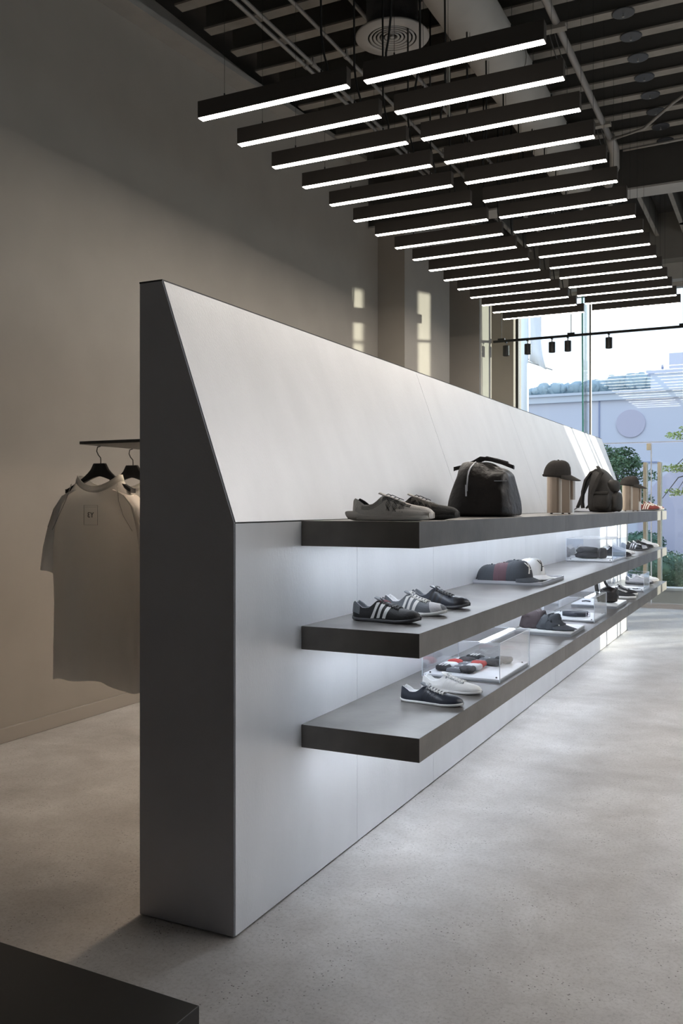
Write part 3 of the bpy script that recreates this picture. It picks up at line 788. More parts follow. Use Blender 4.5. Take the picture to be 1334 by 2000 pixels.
make_shoe('white mesh shoe, last on the middle shelf by the window', (-1.55, 10.60, Z2), math.radians(-2), 'whitecloth', 'white', 'whitecloth', 'blacksmooth', toe='white', group=G2, L=.285)
court = lambda L: Shoe(L, .022, .006, .95, 1.0, .003)
make_shoe('black low-top sneaker with white laces and thick white sole on lowest shelf', (-1.515, 8.66, Z3), math.radians(-3), 'blackleather', 'white', 'white', 'blacksmooth', toe=None, group=G3, shoe=court(.285))
make_shoe('second black low-top sneaker with pale laces, behind the first', (-1.545, 8.97, Z3), math.radians(-3), 'blackleather', 'white', 'lightgrey', 'blacksmooth', group=G3, shoe=court(.285))
make_shoe('grey mesh running shoe with black sole patch behind the small clear box', (-1.575, 10.28, Z3), math.radians(-2), 'lightgrey', 'greysole', 'white', 'white', toe='silver', heelm='greyfab', group=G3, shoe=Shoe(.29, .020, .016, 1.05, 1.06))
make_shoe('white running shoe, last on the lowest shelf by the window', (-1.555, 10.60, Z3), math.radians(-2), 'whitecloth', 'cream', 'whitecloth', 'whitecloth', toe='white', group=G3, shoe=Shoe(.29, .020, .016, 1.05, 1.06))

# ================================================================== CAPS
def crown_pt(az, el, a=.098, b=.082, h=.118, sl=0.0, sd=0):
    # el 0 at rim .. 1 at top
    r = math.cos(el*PI/2)**.74; z = h*math.sin(el*PI/2)**.95
    x = a*r*math.cos(az); y = b*r*math.sin(az)
    if math.cos(az) > 0: z += .012*math.cos(az)*math.sin(el*PI)
    if sl:
        k = sl*noise.noise(Vector((x*28+sd*5, y*28, z*24)))
        x += k*1.2; y += k; z = max(.0, z+k*1.3*(1 if el > .1 else 0))
    return Vector((x, y, z))
def make_cap(label, loc, rz, m, group, logo=None, tilt=0.0, slouch=0.0, sd=0, h=.118, brim=True, strap=True, bl=.072, bd=None):
    t = thing('baseball_cap', label, 'cap', loc, rz, group)
    if tilt: t.rotation_euler = (0, tilt, rz)
    rows = [[crown_pt(2*PI*k/36, i/12, h=h, sl=slouch, sd=sd) for k in range(36)] for i in range(13)]
    cr_ = MB().grid(rows, True).build('crown', m, t, smooth=True, solid=.002)
    mb = MB()
    for k in range(6):
        az = PI/6+k*PI/3
        mb.tube([crown_pt(az, e/10, h=h, sl=slouch, sd=sd)*1.004 for e in range(10)], .0011, 4)
    mb.build('panel_seam', m, cr_)
    p = crown_pt(0, 1, h=h, sl=slouch, sd=sd)
    MB().blob((p.x, p.y, h+.002 if not slouch else p.z+.002), (.007, .007, .004), 6, 8, 0).build('button', m, cr_, smooth=True)
    if brim:
        rows = []
        for i in range(8):
            s = i/7; row = []
            for k in range(17):
                q = -1+2*k/16; az = q*math.radians(62)
                ix, iy = .097*math.cos(az), .081*math.sin(az)
                ext = bl*(1-abs(q)**2.6)*s
                x = ix+ext; y = iy*(1+.05*s)
                row.append((x, y, max(.0012, .030-.22*ext-4.6*y*y*(.35+.65*s)) if bd is None else .022-bd*ext-5.0*y*y*(.3+.7*s)))
            rows.append(row)
        MB().grid(rows).build('brim', m, t, smooth=True, solid=.003)
    if strap:
        MB().tube([(-.096*math.cos(a_*.12), .082*math.sin(a_*.12), .010) for a_ in range(-4, 5)], .008, 6).build('back_strap', m, t, smooth=True)
    if logo:
        mb = MB()
        def stroke(x0, y0, x1, y1, wd):
            d = Vector((x1-x0, y1-y0)); nn = Vector((-d.y, d.x)).normalized()*wd/2
            rows = []
            for i in range(7):
                c = Vector((x0, y0))+d*i/6; row = []
                for s_ in (-1, 0, 1):
                    q = c+nn*s_
                    pp = crown_pt(q.x/.082, q.y, h=h); row.append(pp*1.0+pp.normalized()*.0022)
                rows.append(row)
            mb.grid(rows)
        stroke(-.020, .62, 0, .44, .012); stroke(.022, .62, -.010, .22, .012); stroke(.012, .36, .020, .34, .03)
        mb.build('letter_patch', logo, cr_, label='embroidered letter Y with small dash')
    return t

# tray with caps (middle shelf)
def tray(name, label, x0, x1, y0, y1, z, h=.024, lip=False, rz=0):
    t = thing(name, label, 'tray', ((x0+x1)/2, (y0+y1)/2, z), rz)
    a, b_ = (x1-x0)/2, (y1-y0)/2
    if lip:
        MB().box(-a, a, -b_, b_, 0, .008).build('base', 'plateedge', t)
        MB().box(-a+.01, a-.01, -b_+.01, b_-.01, .008, .012).build('lining_sheet', 'plate', t)
        for q in ((-a, a, -b_, -b_+.005), (-a, a, b_-.005, b_), (-a, -a+.005, -b_+.005, b_-.005), (a-.005, a, -b_+.005, b_-.005)):
            MB().box(*q, .008, h).build('rim', 'silver', t)
    else:
        MB().box(-a, a, -b_, b_, 0, h*.7).build('base', 'plateedge', t, bevel=.001)
        MB().box(-a, a, -b_, b_, h*.7, h).build('plate', 'plate', t, bevel=.001)
    return t
tray('display_tray', 'shallow steel tray holding nested caps on the middle shelf', -1.695, -1.275, 5.25, 5.83, Z2, .024, True)
cz = Z2+.0125
GC = 'caps nested in the steel tray'
make_cap('slate grey cap at the far left, back of the nested front row', (-1.612, 5.372, cz), math.radians(-14), 'slate', GC, h=.100, brim=False)
make_cap('wine red cap nested between two slate grey caps', (-1.532, 5.358, cz+.001), math.radians(-14), 'wine', GC, h=.112, brim=False)
make_cap('slate grey cap with white letter Y, front of the nested row', (-1.445, 5.340, cz+.002), math.radians(-24), 'slate', GC, logo='white', h=.126, bl=.078)
make_cap('dark grey cap behind the wine cap, only its top showing', (-1.53, 5.58, cz), math.radians(-8), 'slate', GC, h=.118, brim=False)
make_cap('white cap with black letter Y behind the slate cap', (-1.43, 5.585, cz+.001), math.radians(-24), 'whitecloth', GC, logo='blackleather', h=.130, bl=.078)

# tray with soft caps (lowest shelf)
tray('display_plinth', 'white display plate under two soft caps on the lowest shelf', -1.63, -1.258, 5.95, 6.41, Z3, .028)
make_cap('soft taupe brown ribbed cap on the white plate, left one', (-1.545, 6.14, Z3+.029), math.radians(40), 'taupe', 'soft caps on the white plate', slouch=.016, sd=2, h=.125, bl=.06)
make_cap('soft slate cap with small white tag on the white plate', (-1.42, 6.10, Z3+.029), math.radians(-14), 'slate', 'soft caps on the white plate', slouch=.018, sd=5, h=.095, bl=.088)
o = [q for q in COL.objects if q.get('label', '').startswith('soft slate')][0]
MB().box(.070, .086, -.048, -.045, .030, .038).build('white_tag', 'white', o)

# caps on metal stands (top shelf)
def stand(label, loc):
    t = thing('cap_stand', label, 'stand', loc, 0, 'bronze metal cap stands')
    def rr(cx, cy, a, b_, r, n=5):
        P_ = []
        for q, (sx_, sy_) in enumerate(((1, 1), (-1, 1), (-1, -1), (1, -1))):
            for k in range(n+1):
                an = q*PI/2+k*PI/2/n; P_.append((cx+sx_*(a-r)+r*math.cos(an), cy+sy_*(b_-r)+r*math.sin(an)))
        return P_
    MB().prism(rr(-.03, 0, .062, .06, .045), .006, .285, 'z').build('rounded_column', 'standm', t, smooth=False)
    MB().prism(rr(.040, .0, .036, .046, .006), .006, .262, 'z').build('flat_column', 'standm', t)
    MB().prism(rr(.082, .01, .014, .03, .008), .10, .262, 'z').build('raised_column', 'standm', t)
    MB().box(.066, .090, -.03, .03, .006, .099).build('foot_block', 'plate', t)
    for x in (-.06, .02, .065): MB().lathe([(.001, 0), (.009, 0), (.009, .006), (.001, .006)], (x, -.02, 0), 8).build('rubber_foot', 'screw', t)
    return t
stand('bronze metal cap stand nearest the bag, under the left cap', (-1.432, 6.44, Z1))
stand('bronze metal cap stand near the window, under the right cap', (-1.435, 9.76, Z1))
make_cap('dark brown cap on the metal stand nearest the leather bag', (-1.458, 6.44, Z1+.258), 0, 'capcloth', 'caps on the stands', logo='blackleather', h=.122, tilt=math.radians(5), bd=.45)
make_cap('dark brown flat-topped soft cap on the stand nearest the window', (-1.455, 9.76, Z1+.262), 0, 'capcloth', 'caps on the stands', slouch=.010, sd=8, h=.098, tilt=math.radians(5), bl=.08, bd=.45)

# ================================================================== LEATHER BAG
def rrect(a, b_, e, n=40):
    P_ = []
    for k in range(n):
        t = 2*PI*k/n; c, s_ = math.cos(t), math.sin(t)
        P_.append((a*math.copysign(abs(c)**e, c), b_*math.copysign(abs(s_)**e, s_)))
    return P_
t = thing('leather_bag', 'large slouchy black leather weekend bag with silver zip on the top shelf', 'bag', (-1.468, 4.765, Z1), math.radians(4))
rows = []
prof = [(0, .165, .185), (.006, .180, .200), (.03, .182, .203), (.08, .174, .195), (.14, .160, .182), (.19, .150, .168), (.23, .142, .150), (.262, .136, .125), (.285, .128, .090), (.298, .118, .045), (.303, .105, .015)]
for z, a, b_ in prof:
    row = []
    for i, (x, y) in enumerate(rrect(a, b_, .45, 56)):
        k = noise.noise(Vector((x*9, y*9, z*7)))*.020+noise.noise(Vector((x*26, y*26, z*14)))*.012+noise.noise(Vector((x*50, y*50, z*12)))*.004
        f_ = min(1, z/.05)
        zz = z+(.030*noise.noise(Vector((x*11+3, y*8, 1)))*(1 if z > .2 else 0)) - (.055*max(0, (x-.01)/.11) if z > .21 else 0)*((z-.21)/.09)
        row.append((x*(1+k*4*f_), y*(1+k*3*f_), max(0, zz)))
    rows.append(row)
mb = MB().grid(rows, True); mb.f += [tuple(range(56))[::-1], tuple(range(10*56, 11*56))]
mb.build('body', 'bag', t, smooth=True, sub=1)
def bag_front(x, z):    # approximate front (-y) surface
    a = interp([(p[0], p[1]) for p in prof], z); b_ = interp([(p[0], p[2]) for p in prof], z)
    return -b_*(1-min(.98, abs(x/a))**3.6)**.28-.006
MB().tube([(-.055+.012*q*q, bag_front(-.05, .285-.028*i)+(.01 if i == 0 else 0), .292-.026*i) for i, q in enumerate((1.4, .9, .4, .1, 0, 0))], .0045, 6).build('zipper', 'silver', t, smooth=True)
zp = MB().box(-.062, -.050, bag_front(-.05, .15)-.010, bag_front(-.05, .15)-.006, .135, .168).build('zipper_pull', 'silver', t)
MB().box(-.060, -.052, bag_front(-.05, .12)-.010, bag_front(-.05, .12)-.006, .108, .136).build('zipper_pull', 'silver', t)
MB().box(.085, .150, -.165, -.158, .186, .190).build('pocket_zip', 'silver', t, label='small silver pocket zipper')
for (pts, nm) in ((((-.165, -.03, .258), (-.12, -.03, .268), (-.06, -.02, .292), (-.02, -.02, .314), (.04, -.02, .306), (.10, -.03, .288), (.165, -.04, .262)), 'handle'),
                  (((-.12, .05, .262), (-.05, .05, .300), (0, .05, .318), (.06, .04, .304), (.12, .03, .286)), 'handle')):
    mb = MB(); rows = []
    for x, y, z in pts: rows.append([(x, y-.014, z-.010), (x, y+.014, z-.006), (x, y+.014, z+.006), (x, y-.014, z+.012)])
    mb.grid(rows, True); n = len(rows)*4; mb.f += [(0, 1, 2, 3), (n-1, n-2, n-3, n-4)]
    mb.build(nm, 'bag', t, bevel=.002)

# ================================================================== BACKPACK
t = thing('backpack', 'upright brown-black nylon backpack with loose straps on the top shelf', 'backpack', (-1.425, 8.10, Z1), math.radians(-6))
rows = []
for z, a, b_, ox in ((0, .085, .12, 0), (.008, .112, .14, 0), (.06, .122, .15, 0), (.14, .120, .148, 0), (.22, .108, .140, -.004), (.29, .088, .125, -.014), (.34, .064, .10, -.028), (.37, .045, .07, -.038), (.385, .022, .04, -.044)):
    row = []
    for x, y in rrect(a, b_, .6, 44):
        k = noise.noise(Vector((x*14, y*14, z*11)))*.05
        row.append((ox+x*(1+k), y*(1+k), z))
    rows.append(row)
mb = MB().grid(rows, True); mb.f += [tuple(range(44))[::-1], tuple(range(8*44, 9*44))]
mb.build('body', 'nylon', t, smooth=True, sub=1)
MB().blob((.115, -.01, .09), (.035, .11, .085), 10, 16, .06, 6, 3, None, .6).build('front_pocket', 'nylon', t, smooth=True)
MB().blob((.095, -.03, .225), (.045, .09, .055), 10, 16, .08, 6, 4, None, .6).build('upper_pocket', 'nylon', t, smooth=True)
MB().blob((.02, -.135, .10), (.075, .035, .075), 10, 16, .05, 6, 5, None, .55).build('side_pocket', 'nylon', t, smooth=True)
MB().box(-.05, .09, -.178, -.168, .155, .178).build('pocket_flap', 'nylon', t, bevel=.004)
rows = [[(.035, -.09+.18*j/8, .372-.3*(j/8-.5)**2*.2) for j in range(9)], [(.060, -.115+.23*j/8, .33) for j in range(9)], [(.085, -.12+.24*j/8, .27) for j in range(9)]]
def strap(pts, wd=.026, nm='strap', th=.006):
    rows = []
    P_ = [Vector(p) for p in pts]
    for i, p in enumerate(P_):
        d = (P_[min(i+1, len(P_)-1)]-P_[max(i-1, 0)]).normalized(); s_ = Vector((0, 1, 0)); n_ = d.cross(s_).normalized()
        rows.append([p-s_*wd-n_*th, p+s_*wd-n_*th, p+s_*wd+n_*th, p-s_*wd+n_*th])
    mb = MB().grid(rows, True); n = len(rows)*4; mb.f += [(0, 1, 2, 3), (n-1, n-2, n-3, n-4)]
    return mb.build(nm, 'nylon', t, smooth=False, bevel=.002)
strap([(-.01, -.155, .372), (.03, -.168, .34), (-.005, -.172, .27), (-.035, -.172, .20), (-.055, -.168, .15)], .010, 'shoulder_flap', .018)
strap([(-.040, -.05, .368), (-.095, -.055, .345), (-.140, -.06, .28), (-.165, -.06, .18), (-.172, -.06, .09), (-.165, -.06, .035)], .030, th=.009)
strap([(-.050, .06, .365), (-.125, .06, .33), (-.175, .06, .22), (-.215, .05, .12), (-.245, .04, .04)], .028, th=.008)
strap([(-.135, -.06, .035), (-.10, -.06, .075), (-.08, -.06, .05), (-.10, -.06, .02), (-.06, -.06, .012)], .018)
strap([(-.245, .04, .04), (-.265, .0, .02), (-.275, -.02, .010), (-.20, -.03, .006), (-.14, -.04, .006), (-.08, -.05, .007)], .010, 'webbing', .003)
MB().tube([(-.035, -.02, .375), (-.055, -.015, .398), (-.055, .015, .400), (-.035, .02, .378)], .009, 8).build('grab_handle', 'nylon', t, smooth=True)

# ================================================================== ACRYLIC DISPLAY BOXES
def clear_box(label, x0, x1, y0, y1, z, h=.194):
    t = thing('display_box', label, 'display case', ((x0+x1)/2, (y0+y1)/2, z), 0, 'clear acrylic display boxes')
    a, b_ = (x1-x0)/2, (y1-y0)/2; p = .004
    MB().box(-a+.005, a-.005, -b_+.005, b_-.005, 0, .008).build('base', 'plateedge', t)
    MB().box(-a+.005, a-.005, -b_+.005, b_-.005, .008, .016).build('plate', 'plate', t)
    for q in ((-a, a, -b_, -b_+p), (-a, a, b_-p, b_), (-a, -a+p, -b_+p, b_-p), (a-p, a, -b_+p, b_-p)):
        MB().box(*q, .001, h-p).build('clear_side', 'acrylic', t)
    MB().box(-a, a, -b_, b_, h-p, h).build('clear_lid', 'acrylic', t)
    e = .0016
    for sx_ in (-1, 1):
        for sy_ in (-1, 1):
            MB().box(sx_*a-e, sx_*a+e, sy_*b_-e, sy_*b_+e, .001, h).build('polished_edge', 'acredge', t)
    for sy_ in (-1, 1): MB().box(-a, a, sy_*b_-e, sy_*b_+e, h-e, h+e*.4).build('polished_edge', 'acredge', t)
    for sx_ in (-1, 1): MB().box(sx_*a-e, sx_*a+e, -b_, b_, h-e, h+e*.4).build('polished_edge', 'acredge', t)
    for sx_ in (-.86, .86):
        for sy_ in (-.86, .86): MB().lathe([(.001, .022), (.004, .022), (.005, .016)], (sx_*a, sy_*b_, 0), 8).build('screw', 'screw', t)
    return t
clear_box('large clear acrylic box of rolled socks at the near end of the lowest shelf', -1.640, -1.240, 4.26, 4.82, Z3)
clear_box('clear acrylic box with a coiled belt on the lowest shelf', -1.632, -1.257, 6.76, 7.26, Z3, .182)
clear_box('small clear acrylic box with keyrings near the window end of the lowest shelf', -1.62, -1.262, 9.38, 9.78, Z3, .178)
clear_box('clear acrylic box over folded black gloves on the middle shelf', -1.660, -1.282, 7.68, 8.38, Z2)

# socks in the near box: each pair folded flat with a grey card band
zp3 = Z3+.0162
def sock(label, loc, rz, m1, m2, stripes=False, L=.19):
    t = thing('folded_socks', label, 'socks', loc, rz, 'folded sock pairs in the clear box')
    MB().blob((-L*.33, 0, .017), (L*.22, .034, .017), 8, 14, .06, 6, len(label), .0003, .75).build('foot_part', m1, t, smooth=True)
    MB().box(-L*.22, L*.22, -.030, .030, .0003, .022).build('card_band', 'label', t, bevel=.006)
    MB().blob((L*.33, 0, .018), (L*.20, .036, .018), 8, 14, .05, 6, len(label)+3, .0003, .75).build('rolled_cuff', m2, t, smooth=True)
    MB().tube([(L*.44, -.035, .018), (L*.44, .035, .018)], .015, 10).build('roll_edge', m2, t, smooth=True)
    if stripes:
        for i in range(3):
            MB().box(-L*.42+i*.016, -L*.42+i*.016+.008, -.030, .030, .0325, .0345).build('stripe', 'white', t)
    MB().box(-.004, .004, -.005, .005, .0221, .0225).build('print_mark', 'white', t)
    return t
sock('black and white folded socks at the front of the clear box', (-1.505, 4.375, zp3), math.radians(-2), 'sockblack', 'sockblack', True)
sock('white folded socks lying between the black and the red pair', (-1.495, 4.455, zp3), math.radians(-2), 'whitecloth', 'whitecloth')
sock('red folded socks with dark card band', (-1.500, 4.545, zp3), math.radians(-2), 'sockred', 'sockred')
sock('charcoal ribbed socks just behind the red pair', (-1.455, 4.635, zp3), math.radians(-2), 'socktaupe', 'socktaupe', L=.22)
sock('black socks with three white stripes at the back of the clear box', (-1.435, 4.735, zp3), math.radians(-2), 'sockblack', 'socktaupe', True, L=.24)

# belt
t = thing('coiled_belt', 'dark coiled leather belt with silver buckle inside the middle clear box', 'belt', (-1.435, 6.98, Z3+.0162), 0)
def ribbon(path, z0, z1, th=.003):
    rows = []
    for i, (x, y) in enumerate(path):
        a = Vector(path[min(i+1, len(path)-1)])-Vector(path[max(0, i-1)]); n_ = Vector((-a.y, a.x)).normalized()*th/2
        rows.append([(x-n_.x, y-n_.y, z0), (x+n_.x, y+n_.y, z0), (x+n_.x, y+n_.y, z1), (x-n_.x, y-n_.y, z1)])
    return MB().grid(rows, True)
pa = [(.095*math.cos(a)*(1-.05*a/6.28)-.01, .055*math.sin(a)*(1-.05*a/6.28)) for a in [k*2*PI/28 for k in range(0, 44)]]
ribbon(pa, 0, .032).build('strap', 'navy', t, smooth=True)
ribbon([(.0+.045*math.cos(a)+.03, .085+.02*math.sin(a)) for a in [k*2*PI/20 for k in range(15)]], 0, .030).build('strap_end', 'navy', t, smooth=True)
MB().tube([(.082, -.028, .004), (.082, -.028, .032), (.108, -.02, .032), (.108, -.02, .004), (.082, -.028, .004)], .003, 6).build('buckle', 'silver', t)
MB().tube([(.082, -.028, .018), (.110, -.02, .018)], .002, 6).build('buckle_pin', 'silver', t)

# white plate with black crossbody pouch
tray('display_plinth', 'white display plate under the black pouch on the lowest shelf', -1.633, -1.257, 7.74, 8.25, Z3, .028)
t = thing('shoulder_pouch', 'black pouch bag standing up with its wide strap on the white plate', 'bag', (-1.405, 7.98, Z3+.0285), math.radians(0))
MB().blob((.045, 0, .065), (.075, .075, .0648), 14, 20, .10, 8, 2, .0003, .65).build('body', 'bag', t, smooth=True)
def strap2(pts, wd, th=.004):
    P_ = [Vector(p) for p in pts]; rows = []
    for i, p in enumerate(P_):
        d = (P_[min(i+1, len(P_)-1)]-P_[max(i-1, 0)]).normalized(); s_ = Vector((0, 1, 0)); n_ = d.cross(s_).normalized()
        rows.append([p-s_*wd-n_*th, p+s_*wd-n_*th, p+s_*wd+n_*th, p-s_*wd+n_*th])
    mb = MB().grid(rows, True); n = len(rows)*4; mb.f += [(0, 1, 2, 3), (n-1, n-2, n-3, n-4)]; return mb
strap2([(-.03, -.02, .005), (-.045, -.02, .06), (-.058, -.02, .13), (-.062, -.02, .20), (-.045, -.02, .235)], .030, .010).build('wide_strap', 'nylon', t)
strap2([(-.045, .02, .235), (-.01, .03, .215), (.01, .03, .16), (.035, .02, .125)], .026, .006).build('strap_loop', 'blackleather', t)
MB().tube([(-.10, -.06, .006), (-.14, -.05, .010), (-.175, -.04, .004)], .006, 6).build('strap_tail', 'navy', t, smooth=True)
# keyrings
for i, (x, y, lb) in enumerate(((-1.52, 9.50, 'left black and white'), (-1.44, 9.53, 'middle silver and black'), (-1.36, 9.50, 'right black leather'))):
    t = thing('keyring', lb+' keyring fob lying in the small clear box', 'keyring', (x, y, Z3+.0162), .3*i, 'keyrings in the small clear box')
    MB().box(-.028, .028, -.013, .013, .0003, .008).build('fob', ('blackleather', 'silver', 'blackleather')[i], t, bevel=.003)
    MB().tube([(.028+.012*(1-math.cos(a*PI/5)), .012*math.sin(a*PI/5), .004) for a in range(11)], .0018, 5).build('ring', 'silver', t)
    MB().box(-.012, .008, -.0132, .0132, .0081, .0092).build('band', 'white', t)
# folded black gloves in the far box
t = thing('folded_gloves', 'pair of folded black gloves lying in the clear box on the middle shelf', 'gloves', (-1.50, 7.95, Z2+.0162), math.radians(4))
MB().blob((-.03, 0, .030), (.105, .06, .030), 12, 22, .10, 9, 1, .0003, .7).build('lower_glove', 'sockblack', t, smooth=True)
MB().blob((-.035, .0, .070), (.095, .055, .030), 12, 22, .12, 9, 2, .03, .75).build('upper_glove', 'blackleather', t, smooth=True)
MB().blob((.085, 0, .045), (.045, .05, .044), 12, 18, .08, 9, 4, .0003, .65).build('cuff', 'nylon', t, smooth=True)
MB().tube([(.07, -.05, .02), (.075, -.055, .06), (.08, -.03, .092), (.085, .02, .094)], .004, 6).build('cuff_trim', 'greysole', t, smooth=True)
t = thing('printed_card', 'small white card with grey blocks beside the folded gloves', 'card', (-1.345, 7.97, Z2+.0162), 0)
MB().box(-.045, .045, -.07, .07, .0003, .004).build('card', 'white', t)
for yy in (-.04, -.01, .02): MB().box(-.03, .02, yy, yy+.015, .004, .0045).build('printed_block', 'label', t)

# ================================================================== OUTSIDE
o = MB().box(-600, 600, YF+.3, 900, -.5, -.2).build('ground_outside', 'ground'); o['kind'] = 'structure'
o = MB().box(-12, 12, YF+.26, 16.0, -.2, -.15).build('paving_outside', 'paving'); o['kind'] = 'structure'
o = MB().box(-60, 60, 20.5, 31.0, -.2, -.17).build('road_outside', 'road'); o['kind'] = 'structure'
t = thing('planter_wall', 'low beige planter wall outside the glass doors', 'wall', (-2, 15.5, -.15))
MB().box(-5, 3.0, 0, .25, 0, .27).build('wall_face', 'paving', t)
MB().box(-5.02, 3.02, -.03, .28, .27, .31).build('coping', 'curb', t)
o = MB().box(-8, 6, 15.76, 19.5, -.2, .02).build('planting_bed', 'bark'); o['kind'] = 'structure'
o = MB().box(-60, 40, 20.3, 20.5, -.2, -.08).build('kerb', 'curb'); o['kind'] = 'structure'
o = MB().box(-60, 40, 31.0, 31.2, -.2, -.05).build('kerb', 'curb'); o['kind'] = 'structure'

def leaves(c, r, n, size, seed, fl=None, shell=.55):
    rnd = random.Random(seed); mb = MB()
    for i in range(n):
        while True:
            p = Vector((rnd.uniform(-1, 1), rnd.uniform(-1, 1), rnd.uniform(-1, 1)))
            if shell < p.length < 1: break
        q = Vector((c[0]+p.x*r[0], c[1]+p.y*r[1], c[2]+p.z*r[2]))
        if fl is not None and q.z < fl: q.z = fl+rnd.random()*size
        a = Vector((rnd.gauss(0, 1), rnd.gauss(0, 1), rnd.gauss(0, .6))).normalized(); b_ = a.cross(Vector((rnd.gauss(0, 1), rnd.gauss(0, 1), rnd.gauss(0, 1)))).normalized()
        s_ = size*rnd.uniform(.6, 1.2)
        mb.add([q-a*s_, q-b_*s_*.45, q+a*s_, q+b_*s_*.45], [(0, 1, 2, 3)])
    return mb
def bush(label, c, r, n, size, seed, m='bush'):
    t = thing('bush', label, 'bush', (c[0], c[1], c[2]), 0, 'bushes outside the window')
    MB().blob((0, 0, r[2]*.75), (r[0]*.75, r[1]*.75, r[2]*.8), 10, 14, .15, 8, seed, .0).build('inner_mass', m, t, smooth=True)
    o = leaves((0, 0, r[2]*.8), r, n, size, seed, .02).build('foliage', m, t); o['kind'] = 'stuff'
    st = MB()
    for k in range(5): st.tube([(0, 0, 0), (r[0]*.3*math.cos(k*1.3), r[1]*.3*math.sin(k*1.3), r[2])], .012, 5)
    st.build('stems', 'bark', t)
bush('round grey-green bush in the planter, right beyond the door handles', (-1.95, 17.1, .02), (.62, .5, .38), 2600, .035, 3)
bush('low bush in the planter half hidden by the shelf ends', (-3.4, 17.3, .02), (.5, .45, .30), 1500, .035, 4)
bush('dark bush at the foot of the lavender building', (-4.3, 31.8, -.1), (.75, .5, .42), 1500, .06, 6)
bush('small dark bush at the foot of the lavender building, further left', (-6.6, 31.8, -.1), (.6, .5, .40), 900, .06, 7)

def tree(label, base, trunks, clusters, m, seed, size):
    t = thing('tree', label, 'tree', base, 0, 'small trees outside the window')
    for tr in trunks: MB().tube(tr, [.045-.035*i/(len(tr)-1) for i in range(len(tr))], 7).build('trunk', 'bark', t, smooth=True)
    mb = MB(); lv = MB()
    top = trunks[0][-1]
    for i, (c, r, n) in enumerate(clusters):
        mb.tube([Vector(top)*.75, Vector(top).lerp(Vector(c), .6), c], [.018, .012, .006], 5)
        q = leaves(c, r, n, size, seed+i, None, .05); lv.add(q.v, q.f)
    mb.build('branches', 'bark', t)
    o = lv.build('foliage', m, t); o['kind'] = 'stuff'
rn = random.Random(5)
# crown centre seen just beyond the end of the display wall
bx, by = -3.95, 23.6
cl = []
for i in range(34):
    a = rn.uniform(0, 2*PI); rr_ = rn.uniform(.0, 1)**.6; zz = rn.uniform(1.35, 3.05)
    k = 1-.45*abs(zz-2.3)/.9
    cl.append(((.95*rr_*k*math.cos(a), .8*rr_*k*math.sin(a), zz), (rn.uniform(.22, .42), .32, rn.uniform(.12, .26)), 200))
tree('small dark green tree just beyond the far end of the display wall', (bx, by, -.17), [[(0, 0, 0), (.03, 0, .8), (-.02, 0, 1.6), (.0, 0, 2.3)], [(.25, .1, 0), (.2, .1, .9), (.12, 0, 1.7), (.1, 0, 2.2)]], cl, 'leaf', 20, .05)
cl = []
for (dx, zz, n) in ((-.75, 3.15, 220), (-.45, 3.25, 260), (-.9, 2.45, 260), (-.55, 2.5, 240), (-.8, 1.95, 200), (-1.25, 1.55, 150), (-.3, 2.9, 260), (.2, 3.1, 300), (.1, 2.4, 300), (.5, 2.8, 300), (0, 3.5, 300)):
    cl.append(((dx, rn.uniform(-.3, .3), zz), (rn.uniform(.16, .34), .26, .09), n*2//3))
tree('young tree with pale yellow-green leaf tiers at the right edge outside', (-1.25, 20.1, -.17), [[(0, 0, 0), (.02, 0, 1.2), (0, 0, 2.4), (.0, 0, 3.3)]], cl, 'leafbright', 60, .04)

# lavender building with round discs
t = thing('building', 'low lavender building with round mauve discs across the road', 'building', (-15, 33.5, -.2))
MB().box(-45, 10, 33.5, 60, -.2, 5.28).build('wall', 'facade', t, world=True)
MB().box(-45.1, 10.1, 33.38, 60, 5.28, 5.55).build('parapet', 'facade2', t, world=True)
MB().box(-45.2, 10.2, 33.30, 60, 5.51, 5.60).build('parapet_cap', 'facade2', t, world=True)
for x in (-17.5, -11.9, -6.05, -.3, 5.4): MB().box(x-.025, x+.025, 33.47, 33.5, -.2, 5.28).build('wall_joint', 'jointm', t, world=True)
for (x, z, r) in ((-4.95, 4.42, .50), (-2.4, .75, 2.3), (-12.5, 2.2, 1.6), (2.5, 3.4, 1.2)):
    pr = [(.001, 0), (r, 0), (r, .05), (r*.985, .055), (.001, .055)]
    mb = MB().lathe(pr, n=48); mb.v = [(x+p[0], 33.5-p[2], z+p[1]) for p in mb.v]
    o = mb.build('round_disc', 'dot', t, world=True)
MB().box(-4.75, -4.0, 33.46, 33.5, 3.0, 3.05).build('wall_ledge', 'jointm', t, world=True)
MB().box(-4.6, 6, 36, 48, 5.6, 6.55).build('roof_block', 'facade2', t, world=True)
MB().box(-4.75, 6.1, 35.9, 48, 6.50, 6.62).build('roof_block_cap', 'facade', t, world=True)
MB().box(-4.15, -3.6, 38.0, 38.6, 6.6, 7.55).build('chimney', 'facade', t, world=True)
MB().tube([(-4.4, 38, 6.6), (-4.4, 38, 7.1)], .05, 6).build('vent_pipe', 'jointm', t, world=True)

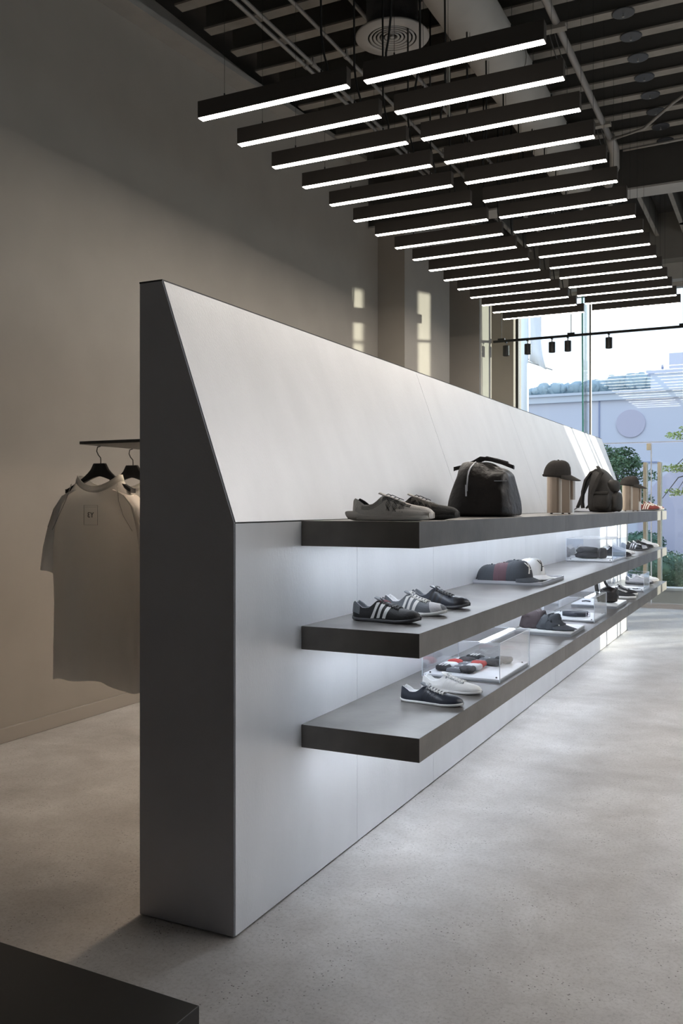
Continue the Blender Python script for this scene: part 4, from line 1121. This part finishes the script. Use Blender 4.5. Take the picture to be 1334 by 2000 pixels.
# hill with its tree line far behind
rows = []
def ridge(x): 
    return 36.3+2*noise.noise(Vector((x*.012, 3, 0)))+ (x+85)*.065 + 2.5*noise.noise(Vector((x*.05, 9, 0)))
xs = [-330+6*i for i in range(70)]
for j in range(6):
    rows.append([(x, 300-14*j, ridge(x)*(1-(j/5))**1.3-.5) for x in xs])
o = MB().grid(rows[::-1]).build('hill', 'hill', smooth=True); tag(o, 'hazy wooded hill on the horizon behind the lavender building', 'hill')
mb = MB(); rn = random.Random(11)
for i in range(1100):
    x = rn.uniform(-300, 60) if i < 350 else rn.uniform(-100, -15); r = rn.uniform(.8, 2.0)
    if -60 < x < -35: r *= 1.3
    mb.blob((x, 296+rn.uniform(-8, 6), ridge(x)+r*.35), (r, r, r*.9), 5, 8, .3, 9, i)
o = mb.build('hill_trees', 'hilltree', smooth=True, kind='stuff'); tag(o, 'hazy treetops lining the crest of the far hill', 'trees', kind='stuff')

# white flag pole with banner outside the left pane
t = thing('banner_pole', 'white pole with a hanging pale banner outside the left window pane', 'pole', (-5.13, 19.5, -.2))
MB().tube([(0, 0, 0), (0, 0, 9)], .10, 14).build('pole', 'poles', t, smooth=True)
MB().tube([(.05, 0, 4.85), (.62, 0, 4.62)], .012, 6).build('banner_arm', 'conduit', t)
rows = []
for i in range(13):
    z = 4.85+3.2*i/12; row = []
    for j in range(8):
        q = j/7; x = .12+(.38*(1-.35*math.sin(i*.45)))*q
        row.append((x, .05*math.sin(q*6+i*.7), z-.22*q*(1-i/12)))
    rows.append(row)
MB().grid(rows).build('banner', 'banner', t, smooth=True, solid=.006)
MB().tube([(-.15, 0, 4.9), (0, 0, 4.75), (.1, 0, 4.9)], .02, 6).build('pole_bracket', 'conduit', t)

# building added far out to the right to block the low sun
t = thing('sun_blocking_building', 'unseen grey building added far to the right to block the low sun', 'building', (36, 0, -.2))
MB().box(36, 50, -60, 44.5, -.2, 9.5).build('wall', 'facade2', t, world=True)
MB().box(35.9, 50.1, -60.1, 44.6, 9.5, 9.8).build('parapet', 'curb', t, world=True)
# unseen slabs added right of the doors to cut the sun into slots
o = MB().box(.35, 1.31, 16.3, 16.5, -.2, 6).build('sun_blocker', 'curb'); o['kind'] = 'structure'
o = MB().box(1.925, 2.26, 16.3, 16.5, -.2, 6).build('sun_blocker', 'curb'); o['kind'] = 'structure'
